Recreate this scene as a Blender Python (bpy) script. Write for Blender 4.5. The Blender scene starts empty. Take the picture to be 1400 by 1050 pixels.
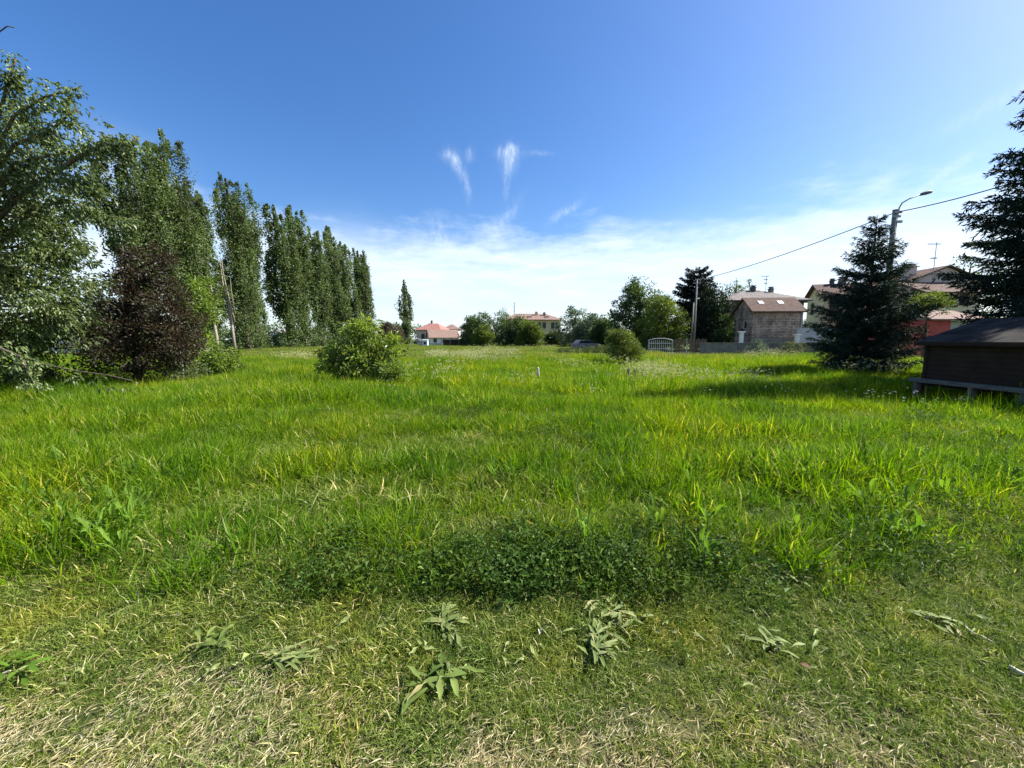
import bpy, math, random
import numpy as np
from mathutils import Vector

S = bpy.context.scene
COL = S.collection
F, CX, CY, HOR, CH = 540.0, 700.0, 525.0, 464.0, 1.6
TH = math.atan((CY - HOR) / F)
SUN_AZ, SUN_EL = 78.0, 44.0

# ------------------------------------------------------------------ placement
def W(x, y, Y):
    u, v = (x - CX) / F, (CY - y) / F
    dy = math.cos(TH) + v * math.sin(TH)
    dz = -math.sin(TH) + v * math.cos(TH)
    k = Y / dy
    return Vector((u * k, Y, CH + dz * k))

def GX(x, Y):
    return W(x, HOR + CH * F / Y, Y).x

def HX(x, y, Y):
    return W(x, y, Y).x

def WZ(y, Y):
    return W(CX, y, Y).z

def gz(x, y):
    x = np.asarray(x, float); y = np.asarray(y, float)
    a = np.clip((y - 2.5) / 5.0, 0, 1)
    return a * (0.06 * np.sin(x * .55 + 1.3) * np.sin(y * .41 + .4) + .05 * np.sin(x * .17 + y * .23))

# ------------------------------------------------------------------ objects
def tag(o, label=None, cat=None, group=None, kind=None):
    if label: o['label'] = label
    if cat: o['category'] = cat
    if group: o['group'] = group
    if kind: o['kind'] = kind
    return o

def empty(name, loc=(0, 0, 0), rz=0.0):
    o = bpy.data.objects.new(name, None)
    o.empty_display_size = .2
    COL.objects.link(o)
    o.location = loc
    o.rotation_euler = (0, 0, rz)
    return o

def link(name, me, mat=None, parent=None, loc=None):
    o = bpy.data.objects.new(name, me)
    COL.objects.link(o)
    if mat is not None:
        for m in (mat if isinstance(mat, (list, tuple)) else [mat]):
            me.materials.append(m)
    if parent is not None: o.parent = parent
    if loc is not None: o.location = loc
    return o

def copy_tree(o, parent=None):
    c = o.copy()
    COL.objects.link(c)
    c.parent = parent
    for ch in list(o.children):
        copy_tree(ch, c)
    return c

def np_mesh(name, v, f, midx=None, smooth=False):
    """v (N,3), f (M,k) uniform polygons"""
    me = bpy.data.meshes.new(name)
    v = np.ascontiguousarray(v, dtype=np.float32)
    f = np.ascontiguousarray(f, dtype=np.int32)
    m, k = f.shape
    me.vertices.add(len(v)); me.vertices.foreach_set('co', v.ravel())
    me.loops.add(m * k); me.loops.foreach_set('vertex_index', f.ravel())
    me.polygons.add(m)
    me.polygons.foreach_set('loop_start', np.arange(0, m * k, k, dtype=np.int32))
    if midx is not None: me.polygons.foreach_set('material_index', np.ascontiguousarray(midx, dtype=np.int32))
    me.polygons.foreach_set('use_smooth', np.full(m, smooth, dtype=bool))
    me.update(calc_edges=True)
    return me

class MB:
    """collects boxes, tubes and polygons for ONE mesh object"""
    def __init__(s): s.v, s.f = [], []
    def poly(s, pts):
        b = len(s.v); s.v += [tuple(p) for p in pts]; s.f.append(tuple(range(b, b + len(pts))))
    def box(s, a, b):
        x0, y0, z0 = a; x1, y1, z1 = b
        k = len(s.v)
        s.v += [(x0, y0, z0), (x1, y0, z0), (x1, y1, z0), (x0, y1, z0), (x0, y0, z1), (x1, y0, z1), (x1, y1, z1), (x0, y1, z1)]
        s.f += [tuple(k + i for i in q) for q in ((3, 2, 1, 0), (4, 5, 6, 7), (0, 1, 5, 4), (1, 2, 6, 5), (2, 3, 7, 6), (3, 0, 4, 7))]
    def prism(s, prof, axis, a, b):
        """closed profile of 2d points extruded along axis 'x' or 'y'"""
        n = len(prof); k = len(s.v)
        for t in (a, b):
            for p, q in prof:
                s.v.append((t, p, q) if axis == 'x' else (p, t, q))
        s.f.append(tuple(k + i for i in range(n))); s.f.append(tuple(k + n + i for i in reversed(range(n))))
        for i in range(n):
            j = (i + 1) % n
            s.f.append((k + i, k + n + i, k + n + j, k + j))
    def slab(s, pts, t):
        """polygon given by its top corners, thickness t straight down"""
        n = len(pts); k = len(s.v)
        s.v += [tuple(p) for p in pts] + [(p[0], p[1], p[2] - t) for p in pts]
        s.f.append(tuple(k + i for i in range(n))); s.f.append(tuple(k + n + i for i in reversed(range(n))))
        for i in range(n):
            j = (i + 1) % n
            s.f.append((k + i, k + n + i, k + n + j, k + j))
    def tube(s, pts, rad, n=8):
        pts = [Vector(p) for p in pts]
        if not isinstance(rad, (list, tuple)): rad = [rad] * len(pts)
        k = len(s.v); ref = None
        for i, p in enumerate(pts):
            d = (pts[min(i + 1, len(pts) - 1)] - pts[max(i - 1, 0)])
            d = d.normalized() if d.length > 1e-9 else Vector((0, 0, 1))
            if ref is None: ref = Vector((1, 0, 0)) if abs(d.x) < .8 else Vector((0, 1, 0))
            a = (ref - d * ref.dot(d)).normalized(); b = d.cross(a); ref = a
            for j in range(n):
                t = 2 * math.pi * j / n
                s.v.append(tuple(p + (a * math.cos(t) + b * math.sin(t)) * rad[i]))
        for i in range(len(pts) - 1):
            for j in range(n):
                j2 = (j + 1) % n
                s.f.append((k + i * n + j, k + i * n + j2, k + (i + 1) * n + j2, k + (i + 1) * n + j))
        s.f.append(tuple(k + j for j in reversed(range(n))))
        e = k + (len(pts) - 1) * n
        s.f.append(tuple(e + j for j in range(n)))
    def build(s, name, mat, parent=None, smooth=False, loc=None, bevel=0):
        me = bpy.data.meshes.new(name)
        me.from_pydata(s.v, [], s.f); me.update()
        import bmesh
        bm = bmesh.new(); bm.from_mesh(me)
        bmesh.ops.recalc_face_normals(bm, faces=bm.faces)
        bm.to_mesh(me); bm.free()
        if smooth:
            me.polygons.foreach_set('use_smooth', np.ones(len(me.polygons), dtype=bool))
        o = link(name, me, mat, parent, loc)
        if bevel:
            md = o.modifiers.new('bevel', 'BEVEL'); md.width = bevel; md.segments = 2; md.limit_method = 'ANGLE'
        return o

# ------------------------------------------------------------------ materials
def new_mat(name):
    m = bpy.data.materials.new(name); m.use_nodes = True
    nt = m.node_tree; nt.nodes.clear()
    return m, nt, nt.nodes, nt.links

def rgb(c): return (c[0], c[1], c[2], 1)

def ramp(n, pts):
    r = n.new('ShaderNodeValToRGB')
    e = r.color_ramp.elements
    e[0].position, e[0].color = pts[0][0], rgb(pts[0][1])
    e[1].position, e[1].color = pts[-1][0], rgb(pts[-1][1])
    for p, c in pts[1:-1]:
        q = e.new(p); q.color = rgb(c)
    return r

def noise(n, l, vec, scale, detail=3, rough=.55):
    t = n.new('ShaderNodeTexNoise'); t.inputs['Scale'].default_value = scale
    t.inputs['Detail'].default_value = detail; t.inputs['Roughness'].default_value = rough
    if vec is not None: l.new(vec, t.inputs['Vector'])
    return t

def mixc(n, l, a, b, fac, mode='MIX'):
    m = n.new('ShaderNodeMix'); m.data_type = 'RGBA'; m.blend_type = mode
    for s, v in ((m.inputs[0], fac), (m.inputs[6], a), (m.inputs[7], b)):
        if hasattr(v, 'default_value') or hasattr(v, 'is_linked'): l.new(v, s)
        elif isinstance(v, (int, float)): s.default_value = v
        else: s.default_value = rgb(v)
    return m.outputs[2]

def math_(n, l, op, a, b=0.0, c=None, clamp=False):
    m = n.new('ShaderNodeMath'); m.operation = op; m.use_clamp = clamp
    for i, v in enumerate((a, b, c)):
        if v is None: continue
        if isinstance(v, (int, float)): m.inputs[i].default_value = v
        else: l.new(v, m.inputs[i])
    return m.outputs[0]

def leaf_shader(n, l, col, trans, tint, rough, spec):
    out = n.new('ShaderNodeOutputMaterial')
    p = n.new('ShaderNodeBsdfPrincipled')
    p.inputs['Roughness'].default_value = rough
    p.inputs['Specular IOR Level'].default_value = spec
    l.new(col, p.inputs['Base Color'])
    t = n.new('ShaderNodeBsdfTranslucent')
    l.new(mixc(n, l, col, tint, 1.0, 'MULTIPLY'), t.inputs['Color'])
    mx = n.new('ShaderNodeMixShader'); mx.inputs[0].default_value = trans
    l.new(p.outputs[0], mx.inputs[1]); l.new(t.outputs[0], mx.inputs[2]); l.new(mx.outputs[0], out.inputs[0])

def leaf_mat(name, c1, c2, c3=None, trans=.35, tint=(1.6, 1.5, .6), rough=.5, spec=.3, nscale=.6, namp=.5):
    """per-leaf random colour between c1 and c2, some leaves c3, plus broad variation through the crown"""
    m, nt, n, l = new_mat(name)
    g = n.new('ShaderNodeNewGeometry')
    pts = [(0, c1), (.8, c2)] + ([(1, c3)] if c3 else [(1, c2)])
    r = ramp(n, pts); l.new(g.outputs['Random Per Island'], r.inputs[0])
    nz = noise(n, l, g.outputs['Position'], nscale, 2)
    mr = n.new('ShaderNodeMapRange'); l.new(nz.outputs['Fac'], mr.inputs[0])
    mr.inputs[1].default_value, mr.inputs[2].default_value = .3, .7
    mr.inputs[3].default_value, mr.inputs[4].default_value = 1 - namp * .6, 1 + namp * .6
    cmb = n.new('ShaderNodeCombineColor')
    for i in range(3): l.new(mr.outputs[0], cmb.inputs[i])
    leaf_shader(n, l, mixc(n, l, r.outputs[0], cmb.outputs[0], 1.0, 'MULTIPLY'), trans, tint, rough, spec)
    return m

def grass_mat(name, lo, hi, dry, dryness=.1, trans=.45, tint=(1.7, 1.5, .5), dark=(.02, .05, .012), pscale=.35, rough=.6, spec=.07, amp=1.0):
    """blades: random per blade lo..hi, some dry; world-space patches push towards yellow-green or blue-green"""
    m, nt, n, l = new_mat(name)
    g = n.new('ShaderNodeNewGeometry'); oi = n.new('ShaderNodeObjectInfo')
    r = ramp(n, [(0, lo), (1 - dryness, hi), (min(.999, 1 - dryness * .8), dry), (1, dry)])
    l.new(g.outputs['Random Per Island'], r.inputs[0])
    nz = noise(n, l, g.outputs['Position'], pscale, 4, .6)
    A = lambda c: tuple(1 + (q - 1) * amp for q in c)
    pr = ramp(n, [(.36, A((.66, .80, .8))), (.5, (1, 1, 1)), (.64, A((1.38, 1.14, .8)))]); l.new(nz.outputs['Fac'], pr.inputs[0])
    c = mixc(n, l, r.outputs[0], pr.outputs[0], 1.0, 'MULTIPLY')
    orr = ramp(n, [(0, A((.75, .82, .85))), (.55, (1, 1, 1)), (1, A((1.25, 1.1, .85)))]); l.new(oi.outputs['Random'], orr.inputs[0])
    c = mixc(n, l, c, orr.outputs[0], 1.0, 'MULTIPLY')
    leaf_shader(n, l, c, trans, tint, rough, spec)
    return m

def solid(name, c, rough=.7, var=.15, nscale=6.0, spec=.3, metal=0.0, bump=0.0, c2=None, stretch=None):
    m, nt, n, l = new_mat(name)
    out = n.new('ShaderNodeOutputMaterial'); p = n.new('ShaderNodeBsdfPrincipled')
    tc = n.new('ShaderNodeTexCoord'); vec = tc.outputs['Object']
    if stretch:
        mp = n.new('ShaderNodeMapping'); mp.inputs['Scale'].default_value = stretch
        l.new(vec, mp.inputs['Vector']); vec = mp.outputs[0]
    nz = noise(n, l, vec, nscale, 5, .6)
    a = tuple(x * (1 - var) for x in c); b = c2 or tuple(min(1, x * (1 + var)) for x in c)
    r = ramp(n, [(.35, a), (.65, b)]); l.new(nz.outputs['Fac'], r.inputs[0])
    l.new(r.outputs[0], p.inputs['Base Color'])
    p.inputs['Roughness'].default_value = rough; p.inputs['Specular IOR Level'].default_value = spec; p.inputs['Metallic'].default_value = metal
    if bump:
        bp = n.new('ShaderNodeBump'); bp.inputs['Strength'].default_value = bump; bp.inputs['Distance'].default_value = .02
        l.new(nz.outputs['Fac'], bp.inputs['Height']); l.new(bp.outputs[0], p.inputs['Normal'])
    l.new(p.outputs[0], out.inputs[0])
    return m

def rows(name, c, c2, scale=3.0, axis='X', rough=.85, bump=.6, mix_noise=.5):
    """tile courses or boards"""
    m, nt, n, l = new_mat(name)
    out = n.new('ShaderNodeOutputMaterial'); p = n.new('ShaderNodeBsdfPrincipled')
    tc = n.new('ShaderNodeTexCoord')
    w = n.new('ShaderNodeTexWave'); w.bands_direction = axis; w.inputs['Scale'].default_value = scale
    w.inputs['Distortion'].default_value = .6; w.inputs['Detail'].default_value = 2
    l.new(tc.outputs['Object'], w.inputs['Vector'])
    nz = noise(n, l, tc.outputs['Object'], 2.2, 6, .65)
    r = ramp(n, [(.3, c), (.7, c2)]); l.new(nz.outputs['Fac'], r.inputs[0])
    r2 = ramp(n, [(0, (.55, .55, .55)), (.25, (1, 1, 1)), (1, (1, 1, 1))]); l.new(w.outputs['Fac'], r2.inputs[0])
    l.new(mixc(n, l, r.outputs[0], r2.outputs[0], .8, 'MULTIPLY'), p.inputs['Base Color'])
    bp = n.new('ShaderNodeBump'); bp.inputs['Strength'].default_value = bump; bp.inputs['Distance'].default_value = .03
    l.new(w.outputs['Fac'], bp.inputs['Height']); l.new(bp.outputs[0], p.inputs['Normal'])
    p.inputs['Roughness'].default_value = rough; p.inputs['Specular IOR Level'].default_value = .2
    l.new(p.outputs[0], out.inputs[0])
    return m

def masonry(name):
    m, nt, n, l = new_mat(name)
    out = n.new('ShaderNodeOutputMaterial'); p = n.new('ShaderNodeBsdfPrincipled')
    tc = n.new('ShaderNodeTexCoord')
    mp = n.new('ShaderNodeMapping'); mp.inputs['Rotation'].default_value = (math.radians(90), 0, 0)
    l.new(tc.outputs['Object'], mp.inputs['Vector'])
    nd = noise(n, l, tc.outputs['Object'], 1.5, 3)
    va = n.new('ShaderNodeVectorMath'); va.operation = 'MULTIPLY_ADD'
    l.new(nd.outputs['Color'], va.inputs[0]); va.inputs[1].default_value = (.35, .35, .35); l.new(mp.outputs[0], va.inputs[2])
    br = n.new('ShaderNodeTexBrick'); l.new(va.outputs[0], br.inputs['Vector'])
    br.inputs['Scale'].default_value = 1.0; br.inputs['Brick Width'].default_value = .62; br.inputs['Row Height'].default_value = .30
    br.inputs['Mortar Size'].default_value = .035; br.inputs['Bias'].default_value = .1
    br.inputs['Color1'].default_value = rgb((.23, .15, .115)); br.inputs['Color2'].default_value = rgb((.36, .27, .21)); br.inputs['Mortar'].default_value = rgb((.42, .37, .32))
    nz = noise(n, l, tc.outputs['Object'], .9, 6, .7)
    r = ramp(n, [(.38, (.42, .38, .36)), (.6, (1.25, 1.2, 1.12))]); l.new(nz.outputs['Fac'], r.inputs[0])
    nz2 = noise(n, l, tc.outputs['Object'], .55, 5, .65)
    rr = ramp(n, [(.5, (0, 0, 0)), (.6, (1, 1, 1))]); l.new(nz2.outputs['Fac'], rr.inputs[0])
    c = mixc(n, l, br.outputs['Color'], (.30, .25, .22), rr.outputs[0])
    l.new(mixc(n, l, c, r.outputs[0], 1, 'MULTIPLY'), p.inputs['Base Color'])
    bp = n.new('ShaderNodeBump'); bp.inputs['Strength'].default_value = .7; bp.inputs['Distance'].default_value = .03
    l.new(br.outputs['Fac'], bp.inputs['Height']); bp.invert = True
    l.new(bp.outputs[0], p.inputs['Normal']); p.inputs['Roughness'].default_value = .95
    l.new(p.outputs[0], out.inputs[0])
    return m

def glass_mat(name):
    m, nt, n, l = new_mat(name)
    out = n.new('ShaderNodeOutputMaterial'); p = n.new('ShaderNodeBsdfPrincipled')
    p.inputs['Base Color'].default_value = rgb((.03, .035, .04)); p.inputs['Roughness'].default_value = .08
    l.new(p.outputs[0], out.inputs[0]); return m

M = {}
M['bark'] = solid('bark', (.10, .08, .06), .95, .4, 9, bump=.8, stretch=(3, 3, .6))
M['pale_bark'] = solid('pale_bark', (.25, .22, .17), .9, .35, 6, bump=.5, stretch=(2, 2, .6))
M['dark_bark'] = solid('dark_bark', (.05, .04, .033), .95, .3, 9, bump=.6)
M['poplar_leaf'] = leaf_mat('poplar_leaf', (.042, .074, .022), (.108, .155, .046), (.17, .21, .09), trans=.3, tint=(1.4, 1.4, .6), spec=.3, rough=.5, nscale=.35, namp=.7)
M['cherry_leaf'] = leaf_mat('cherry_leaf', (.042, .075, .020), (.115, .155, .048), (.22, .25, .12), trans=.3, tint=(1.4, 1.4, .5), spec=.35, rough=.45, nscale=.8, namp=.6)
M['plum_leaf'] = leaf_mat('plum_leaf', (.026, .021, .015), (.052, .044, .024), (.06, .07, .026), trans=.25, tint=(1.7, .9, .6), spec=.25, rough=.5, nscale=1.1, namp=.6)
M['lime_leaf'] = leaf_mat('lime_leaf', (.07, .12, .018), (.16, .24, .04), (.24, .30, .10), trans=.45, tint=(1.5, 1.4, .4), spec=.4, nscale=1.4)
M['walnut_leaf'] = leaf_mat('walnut_leaf', (.075, .135, .018), (.20, .275, .042), (.28, .33, .12), trans=.4, tint=(1.5, 1.4, .5), spec=.4, rough=.4, nscale=1.6, namp=.5)
M['mid_leaf'] = leaf_mat('mid_leaf', (.035, .072, .024), (.09, .145, .048), (.13, .18, .075), trans=.3, nscale=.4, namp=.8)
M['sunny_leaf'] = leaf_mat('sunny_leaf', (.06, .10, .018), (.13, .18, .036), (.17, .21, .06), trans=.35, nscale=.4, namp=.7)
M['silver_leaf'] = leaf_mat('silver_leaf', (.075, .11, .065), (.15, .20, .12), (.24, .28, .19), trans=.25, tint=(1.2, 1.2, .8), nscale=.4, namp=.8)
M['dark_leaf'] = leaf_mat('dark_leaf', (.012, .026, .014), (.032, .055, .026), (.045, .07, .035), trans=.15, nscale=.5, namp=.8)
M['olive_leaf'] = leaf_mat('olive_leaf', (.045, .07, .022), (.10, .135, .042), (.15, .17, .07), trans=.25, nscale=1.5, namp=.7)
M['brown_leaf'] = leaf_mat('brown_leaf', (.05, .035, .028), (.10, .07, .05), (.09, .09, .05), trans=.2, nscale=.5)
M['needle'] = leaf_mat('needle', (.009, .021, .017), (.026, .049, .036), (.05, .075, .046), trans=.10, tint=(1.3, 1.4, .7), rough=.6, spec=.12, nscale=.7, namp=.7)
M['needle_far'] = leaf_mat('needle_far', (.008, .014, .013), (.02, .03, .022), trans=.06, rough=.6, spec=.15, nscale=.7, namp=.7)
M['grass_tall'] = grass_mat('grass_tall', (.038, .093, .004), (.178, .305, .013), (.40, .41, .14), .11, .45, (1.42, 1.45, .3), pscale=.5, amp=1.1)
M['grass_far'] = grass_mat('grass_far', (.09, .14, .026), (.20, .255, .055), (.34, .33, .14), .16, .4, (1.25, 1.35, .5), pscale=.09)
M['grass_mown'] = grass_mat('grass_mown', (.07, .11, .018), (.225, .285, .058), (.46, .43, .22), .16, .3, (1.2, 1.35, .6), pscale=1.6, amp=.6)
M['straw'] = grass_mat('straw', (.34, .30, .16), (.54, .48, .28), (.62, .57, .40), .25, .2, (1.05, 1.05, .85), pscale=2.0, amp=.3)
M['clover'] = grass_mat('clover', (.026, .06, .008), (.072, .13, .020), (.16, .23, .06), .06, .3, (1.25, 1.45, .4), pscale=1.5, spec=.15, amp=.7)  # dark weed leaves, green taken darker for shade at the grass edge
M['dock'] = leaf_mat('dock', (.07, .14, .016), (.165, .27, .034), (.24, .31, .08), trans=.4, tint=(1.3, 1.4, .5), spec=.08, nscale=3)
M['dock_wilted'] = leaf_mat('dock_wilted', (.12, .17, .045), (.25, .29, .10), (.36, .32, .15), trans=.25, tint=(1.1, 1.1, .7), rough=.6, nscale=6, namp=.5)
M['dock_dull'] = leaf_mat('dock_dull', (.08, .13, .028), (.20, .25, .07), (.30, .28, .12), trans=.3, tint=(1.2, 1.3, .6), spec=.1, nscale=6, namp=.5)
M['petal'] = leaf_mat('petal', (.55, .56, .42), (.8, .8, .68), trans=.2, tint=(1, 1, 1), nscale=3, namp=.2)
M['seed'] = leaf_mat('seed', (.34, .35, .15), (.56, .55, .30), trans=.3, tint=(1, 1, .8), nscale=3, namp=.3)
M['stone'] = masonry('stone_masonry')
M['tile_brown'] = rows('tile_brown', (.075, .045, .036), (.145, .09, .07), 5.0)
M['tile_grey'] = rows('tile_grey', (.15, .135, .125), (.25, .22, .20), 5.0)
M['tile_red'] = rows('tile_red', (.27, .12, .10), (.37, .19, .16), 4.0)
M['tile_clay'] = rows('tile_clay', (.19, .125, .10), (.27, .185, .155), 4.0)
M['wall_white'] = solid('wall_white', (.78, .76, .70), .9, .06, 1.2)
M['wall_grey'] = solid('wall_grey', (.42, .43, .43), .9, .1, 1.0)
M['wall_yellow'] = solid('wall_yellow', (.58, .49, .31), .9, .1, .8)
M['wall_ochre'] = solid('wall_ochre', (.62, .47, .28), .9, .1, .5)
M['wall_pink'] = solid('wall_pink', (.55, .45, .39), .9, .08, .8)
M['wall_red'] = solid('wall_red', (.46, .085, .07), .85, .2, 1.5)
M['wall_concrete'] = solid('wall_concrete', (.19, .175, .15), .95, .3, 1.5, bump=.3)
M['wall_dark'] = solid('wall_dark', (.11, .10, .09), .95, .25, 1.5)
M['concrete'] = solid('concrete', (.22, .21, .20), .9, .2, 3, bump=.2)
M['shutter'] = solid('shutter', (.055, .042, .035), .6, .15, 4)
M['green_shutter'] = solid('green_shutter', (.05, .08, .055), .6, .15, 4)
M['frame_white'] = solid('frame_white', (.7, .7, .68), .5, .04, 4)
M['sill'] = solid('sill', (.45, .43, .4), .8, .1, 4)
M['glass'] = glass_mat('window_glass')
M['metal_grey'] = solid('metal_grey', (.28, .29, .30), .5, .1, 8, metal=.5)
M['metal_pale'] = solid('metal_pale', (.42, .43, .42), .5, .15, 8)
M['paint_blue'] = solid('paint_blue', (.55, .66, .74), .5, .08, 4)
M['wood_shed'] = rows('wood_shed', (.022, .015, .010), (.048, .032, .021), 2.4, 'Z', bump=.5)
M['wood_grey'] = solid('wood_grey', (.13, .12, .105), .9, .3, 6, bump=.5, stretch=(4, .5, 4))
M['wood_post'] = solid('wood_post', (.16, .14, .115), .95, .4, 8, bump=.6, stretch=(4, 4, .6))
M['wood_pale'] = solid('wood_pale', (.46, .42, .33), .9, .2, 8, bump=.4)
M['wood_picket'] = solid('wood_picket', (.19, .13, .085), .9, .25, 6)
M['felt'] = solid('roof_felt', (.016, .015, .014), .95, .5, 1.6, spec=.1, bump=.4, c2=(.045, .04, .036))
M['rubber'] = solid('rubber', (.02, .02, .02), .9)
M['car_paint'] = solid('car_paint', (.25, .21, .21), .55, .03, 2, spec=.2)
M['lamp_grey'] = solid('lamp_grey', (.12, .125, .13), .6, .1, 8)
M['cable'] = solid('cable_black', (.05, .05, .055), .6)
M['leaf_brown'] = solid('leaf_brown', (.11, .055, .03), .8, .3, 20)
M['leaf_bleached'] = solid('leaf_bleached', (.42, .40, .29), .7, .15, 20)

# ------------------------------------------------------------------ foliage
def unit(a):
    return a / np.maximum(np.linalg.norm(a, axis=-1, keepdims=True), 1e-9)

def leaf_geo(c, ax, nrm, L, Wd, fold=.25, curl=.15):
    """folded diamond leaves -> verts, tris"""
    n = len(c)
    ax = unit(ax); side = unit(np.cross(ax, nrm)); up = np.cross(side, ax)
    L = np.broadcast_to(np.asarray(L, float), (n,))[:, None]; Wd = np.broadcast_to(np.asarray(Wd, float), (n,))[:, None]
    v = np.empty((n, 4, 3))
    v[:, 0] = c
    v[:, 1] = c + ax * L * .42 + side * Wd * .5 + up * Wd * fold
    v[:, 2] = c + ax * L - up * L * curl
    v[:, 3] = c + ax * L * .42 - side * Wd * .5 + up * Wd * fold
    b = (np.arange(n) * 4)[:, None, None]
    f = (np.array([[0, 1, 2], [0, 2, 3]])[None] + b).reshape(-1, 3)
    return v.reshape(-1, 3), f

def long_leaf_geo(root, d, L, Wd, arch, rng, droop=.6, wave=.05):
    """broad arching strap leaves (dock): 5 cross sections of 3 points with a midrib fold"""
    n = len(root)
    t = np.array([0, .18, .42, .7, .9, 1.0]); w = np.array([.16, .35, .95, .85, .45, .03])
    K = len(t)
    d = unit(d * np.array([1, 1, 0])); side = np.stack([-d[:, 1], d[:, 0], np.zeros(n)], 1)
    L = np.broadcast_to(np.asarray(L, float), (n,)); Wd = np.broadcast_to(np.asarray(Wd, float), (n,)); arch = np.broadcast_to(np.asarray(arch, float), (n,))
    v = np.empty((n, K, 3, 3))
    for k in range(K):
        h = arch * L * (t[k] - droop * t[k] ** 2 * 1.6)
        p = root + d * (L * t[k] * (1 - .25 * arch))[:, None] + np.stack([0 * h, 0 * h, h + .004], 1)
        wv = rng.normal(0, wave, (n, 1)) * L[:, None] * w[k]
        tw = rng.normal(0, wave, (n, 2)) * L[:, None] * w[k]
        v[:, k, 1] = p + side * wv
        v[:, k, 0] = p + side * (Wd * w[k] * .5)[:, None] + side * wv + np.array([0, 0, 1.]) * (Wd * w[k] * .18)[:, None] + np.array([0, 0, 1.]) * tw[:, :1]
        v[:, k, 2] = p - side * (Wd * w[k] * .5)[:, None] + side * wv + np.array([0, 0, 1.]) * (Wd * w[k] * .18)[:, None] + np.array([0, 0, 1.]) * tw[:, 1:]
    fs = []
    for k in range(K - 1):
        a = k * 3; b = a + 3
        fs += [[a, a + 1, b + 1, b], [a + 1, a + 2, b + 2, b + 1]]
    f = (np.array(fs)[None] + (np.arange(n) * K * 3)[:, None, None]).reshape(-1, 4)
    return v.reshape(-1, 3), f

def blade_geo(root, h, dirv, bend, w, face):
    """grass blades: 4 levels, 7 verts, 5 tris"""
    n = len(root)
    T = (0, .38, .74, 1.0); WF = (.8, 1.0, .6)
    v = np.empty((n, 7, 3)); side = np.stack([np.cos(face), np.sin(face), np.zeros(n)], 1)
    for k, t in enumerate(T):
        p = root + np.stack([dirv[:, 0] * bend * h * t * t, dirv[:, 1] * bend * h * t * t, h * (t - .38 * np.minimum(bend, 1.6) * t * t)], 1)
        if k < 3:
            v[:, 2 * k] = p + side * (w * WF[k] * .5)[:, None]; v[:, 2 * k + 1] = p - side * (w * WF[k] * .5)[:, None]
        else: v[:, 6] = p
    f = (np.array([[0, 1, 3], [0, 3, 2], [2, 3, 5], [2, 5, 4], [4, 5, 6]])[None] + (np.arange(n) * 7)[:, None, None]).reshape(-1, 3)
    return v.reshape(-1, 3), f

def merge(parts):
    vs, fs, k = [], [], 0
    for v, f in parts:
        vs.append(v); fs.append(f + k); k += len(v)
    return np.concatenate(vs), np.concatenate(fs)

def rdir(rng, n):
    return unit(rng.normal(size=(n, 3)))

def crown_leaves(rng, centers, radii, per, L, Wd, droop, origin, up=.5, flat=.8):
    """leaves gathered in ragged clumps round the given centres"""
    n = len(centers) * per
    c = np.repeat(centers, per, 0); r = np.repeat(radii, per)[:, None]
    d = rdir(rng, n)
    off = d * (rng.random((n, 1)) ** .5) * r
    off[:, 2] *= flat
    p = c + off
    out = unit(p - np.asarray(origin)) * .5 + d * .7
    ax = out + rng.normal(0, .35, (n, 3)); ax[:, 2] -= droop
    nr = rdir(rng, n) * .8 + d * .5; nr[:, 2] += up
    s = rng.uniform(.65, 1.25, n)
    return leaf_geo(p, ax, nr, L * s, Wd * s)

def sample_ell(rng, ells, n, shell=.55):
    """points in a union of ellipsoids, biased to the outside"""
    vol = np.array([e[3] * e[4] * e[5] for e in ells]) ** .8
    idx = rng.choice(len(ells), n, p=vol / vol.sum())
    e = np.array([x[:6] for x in ells])[idx]
    r = (shell + (1 - shell) * rng.random((n, 1))) * np.where(rng.random((n, 1)) < .3, rng.random((n, 1)), 1)
    return e[:, :3] + rdir(rng, n) * r * e[:, 3:6]

def limb(mb, a, b, r0, r1, rng, sag=.15, n=5, sides=6):
    a = np.array(a, float); b = np.array(b, float); L = np.linalg.norm(b - a)
    m = rng.normal(0, .07 * L, 3)
    pts = []
    for i in range(n):
        t = i / (n - 1)
        p = a + (b - a) * t + m * math.sin(math.pi * t); p[2] += sag * L * math.sin(math.pi * t)
        pts.append(p)
    mb.tube(pts, [r0 + (r1 - r0) * i / (n - 1) for i in range(n)], sides)

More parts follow.
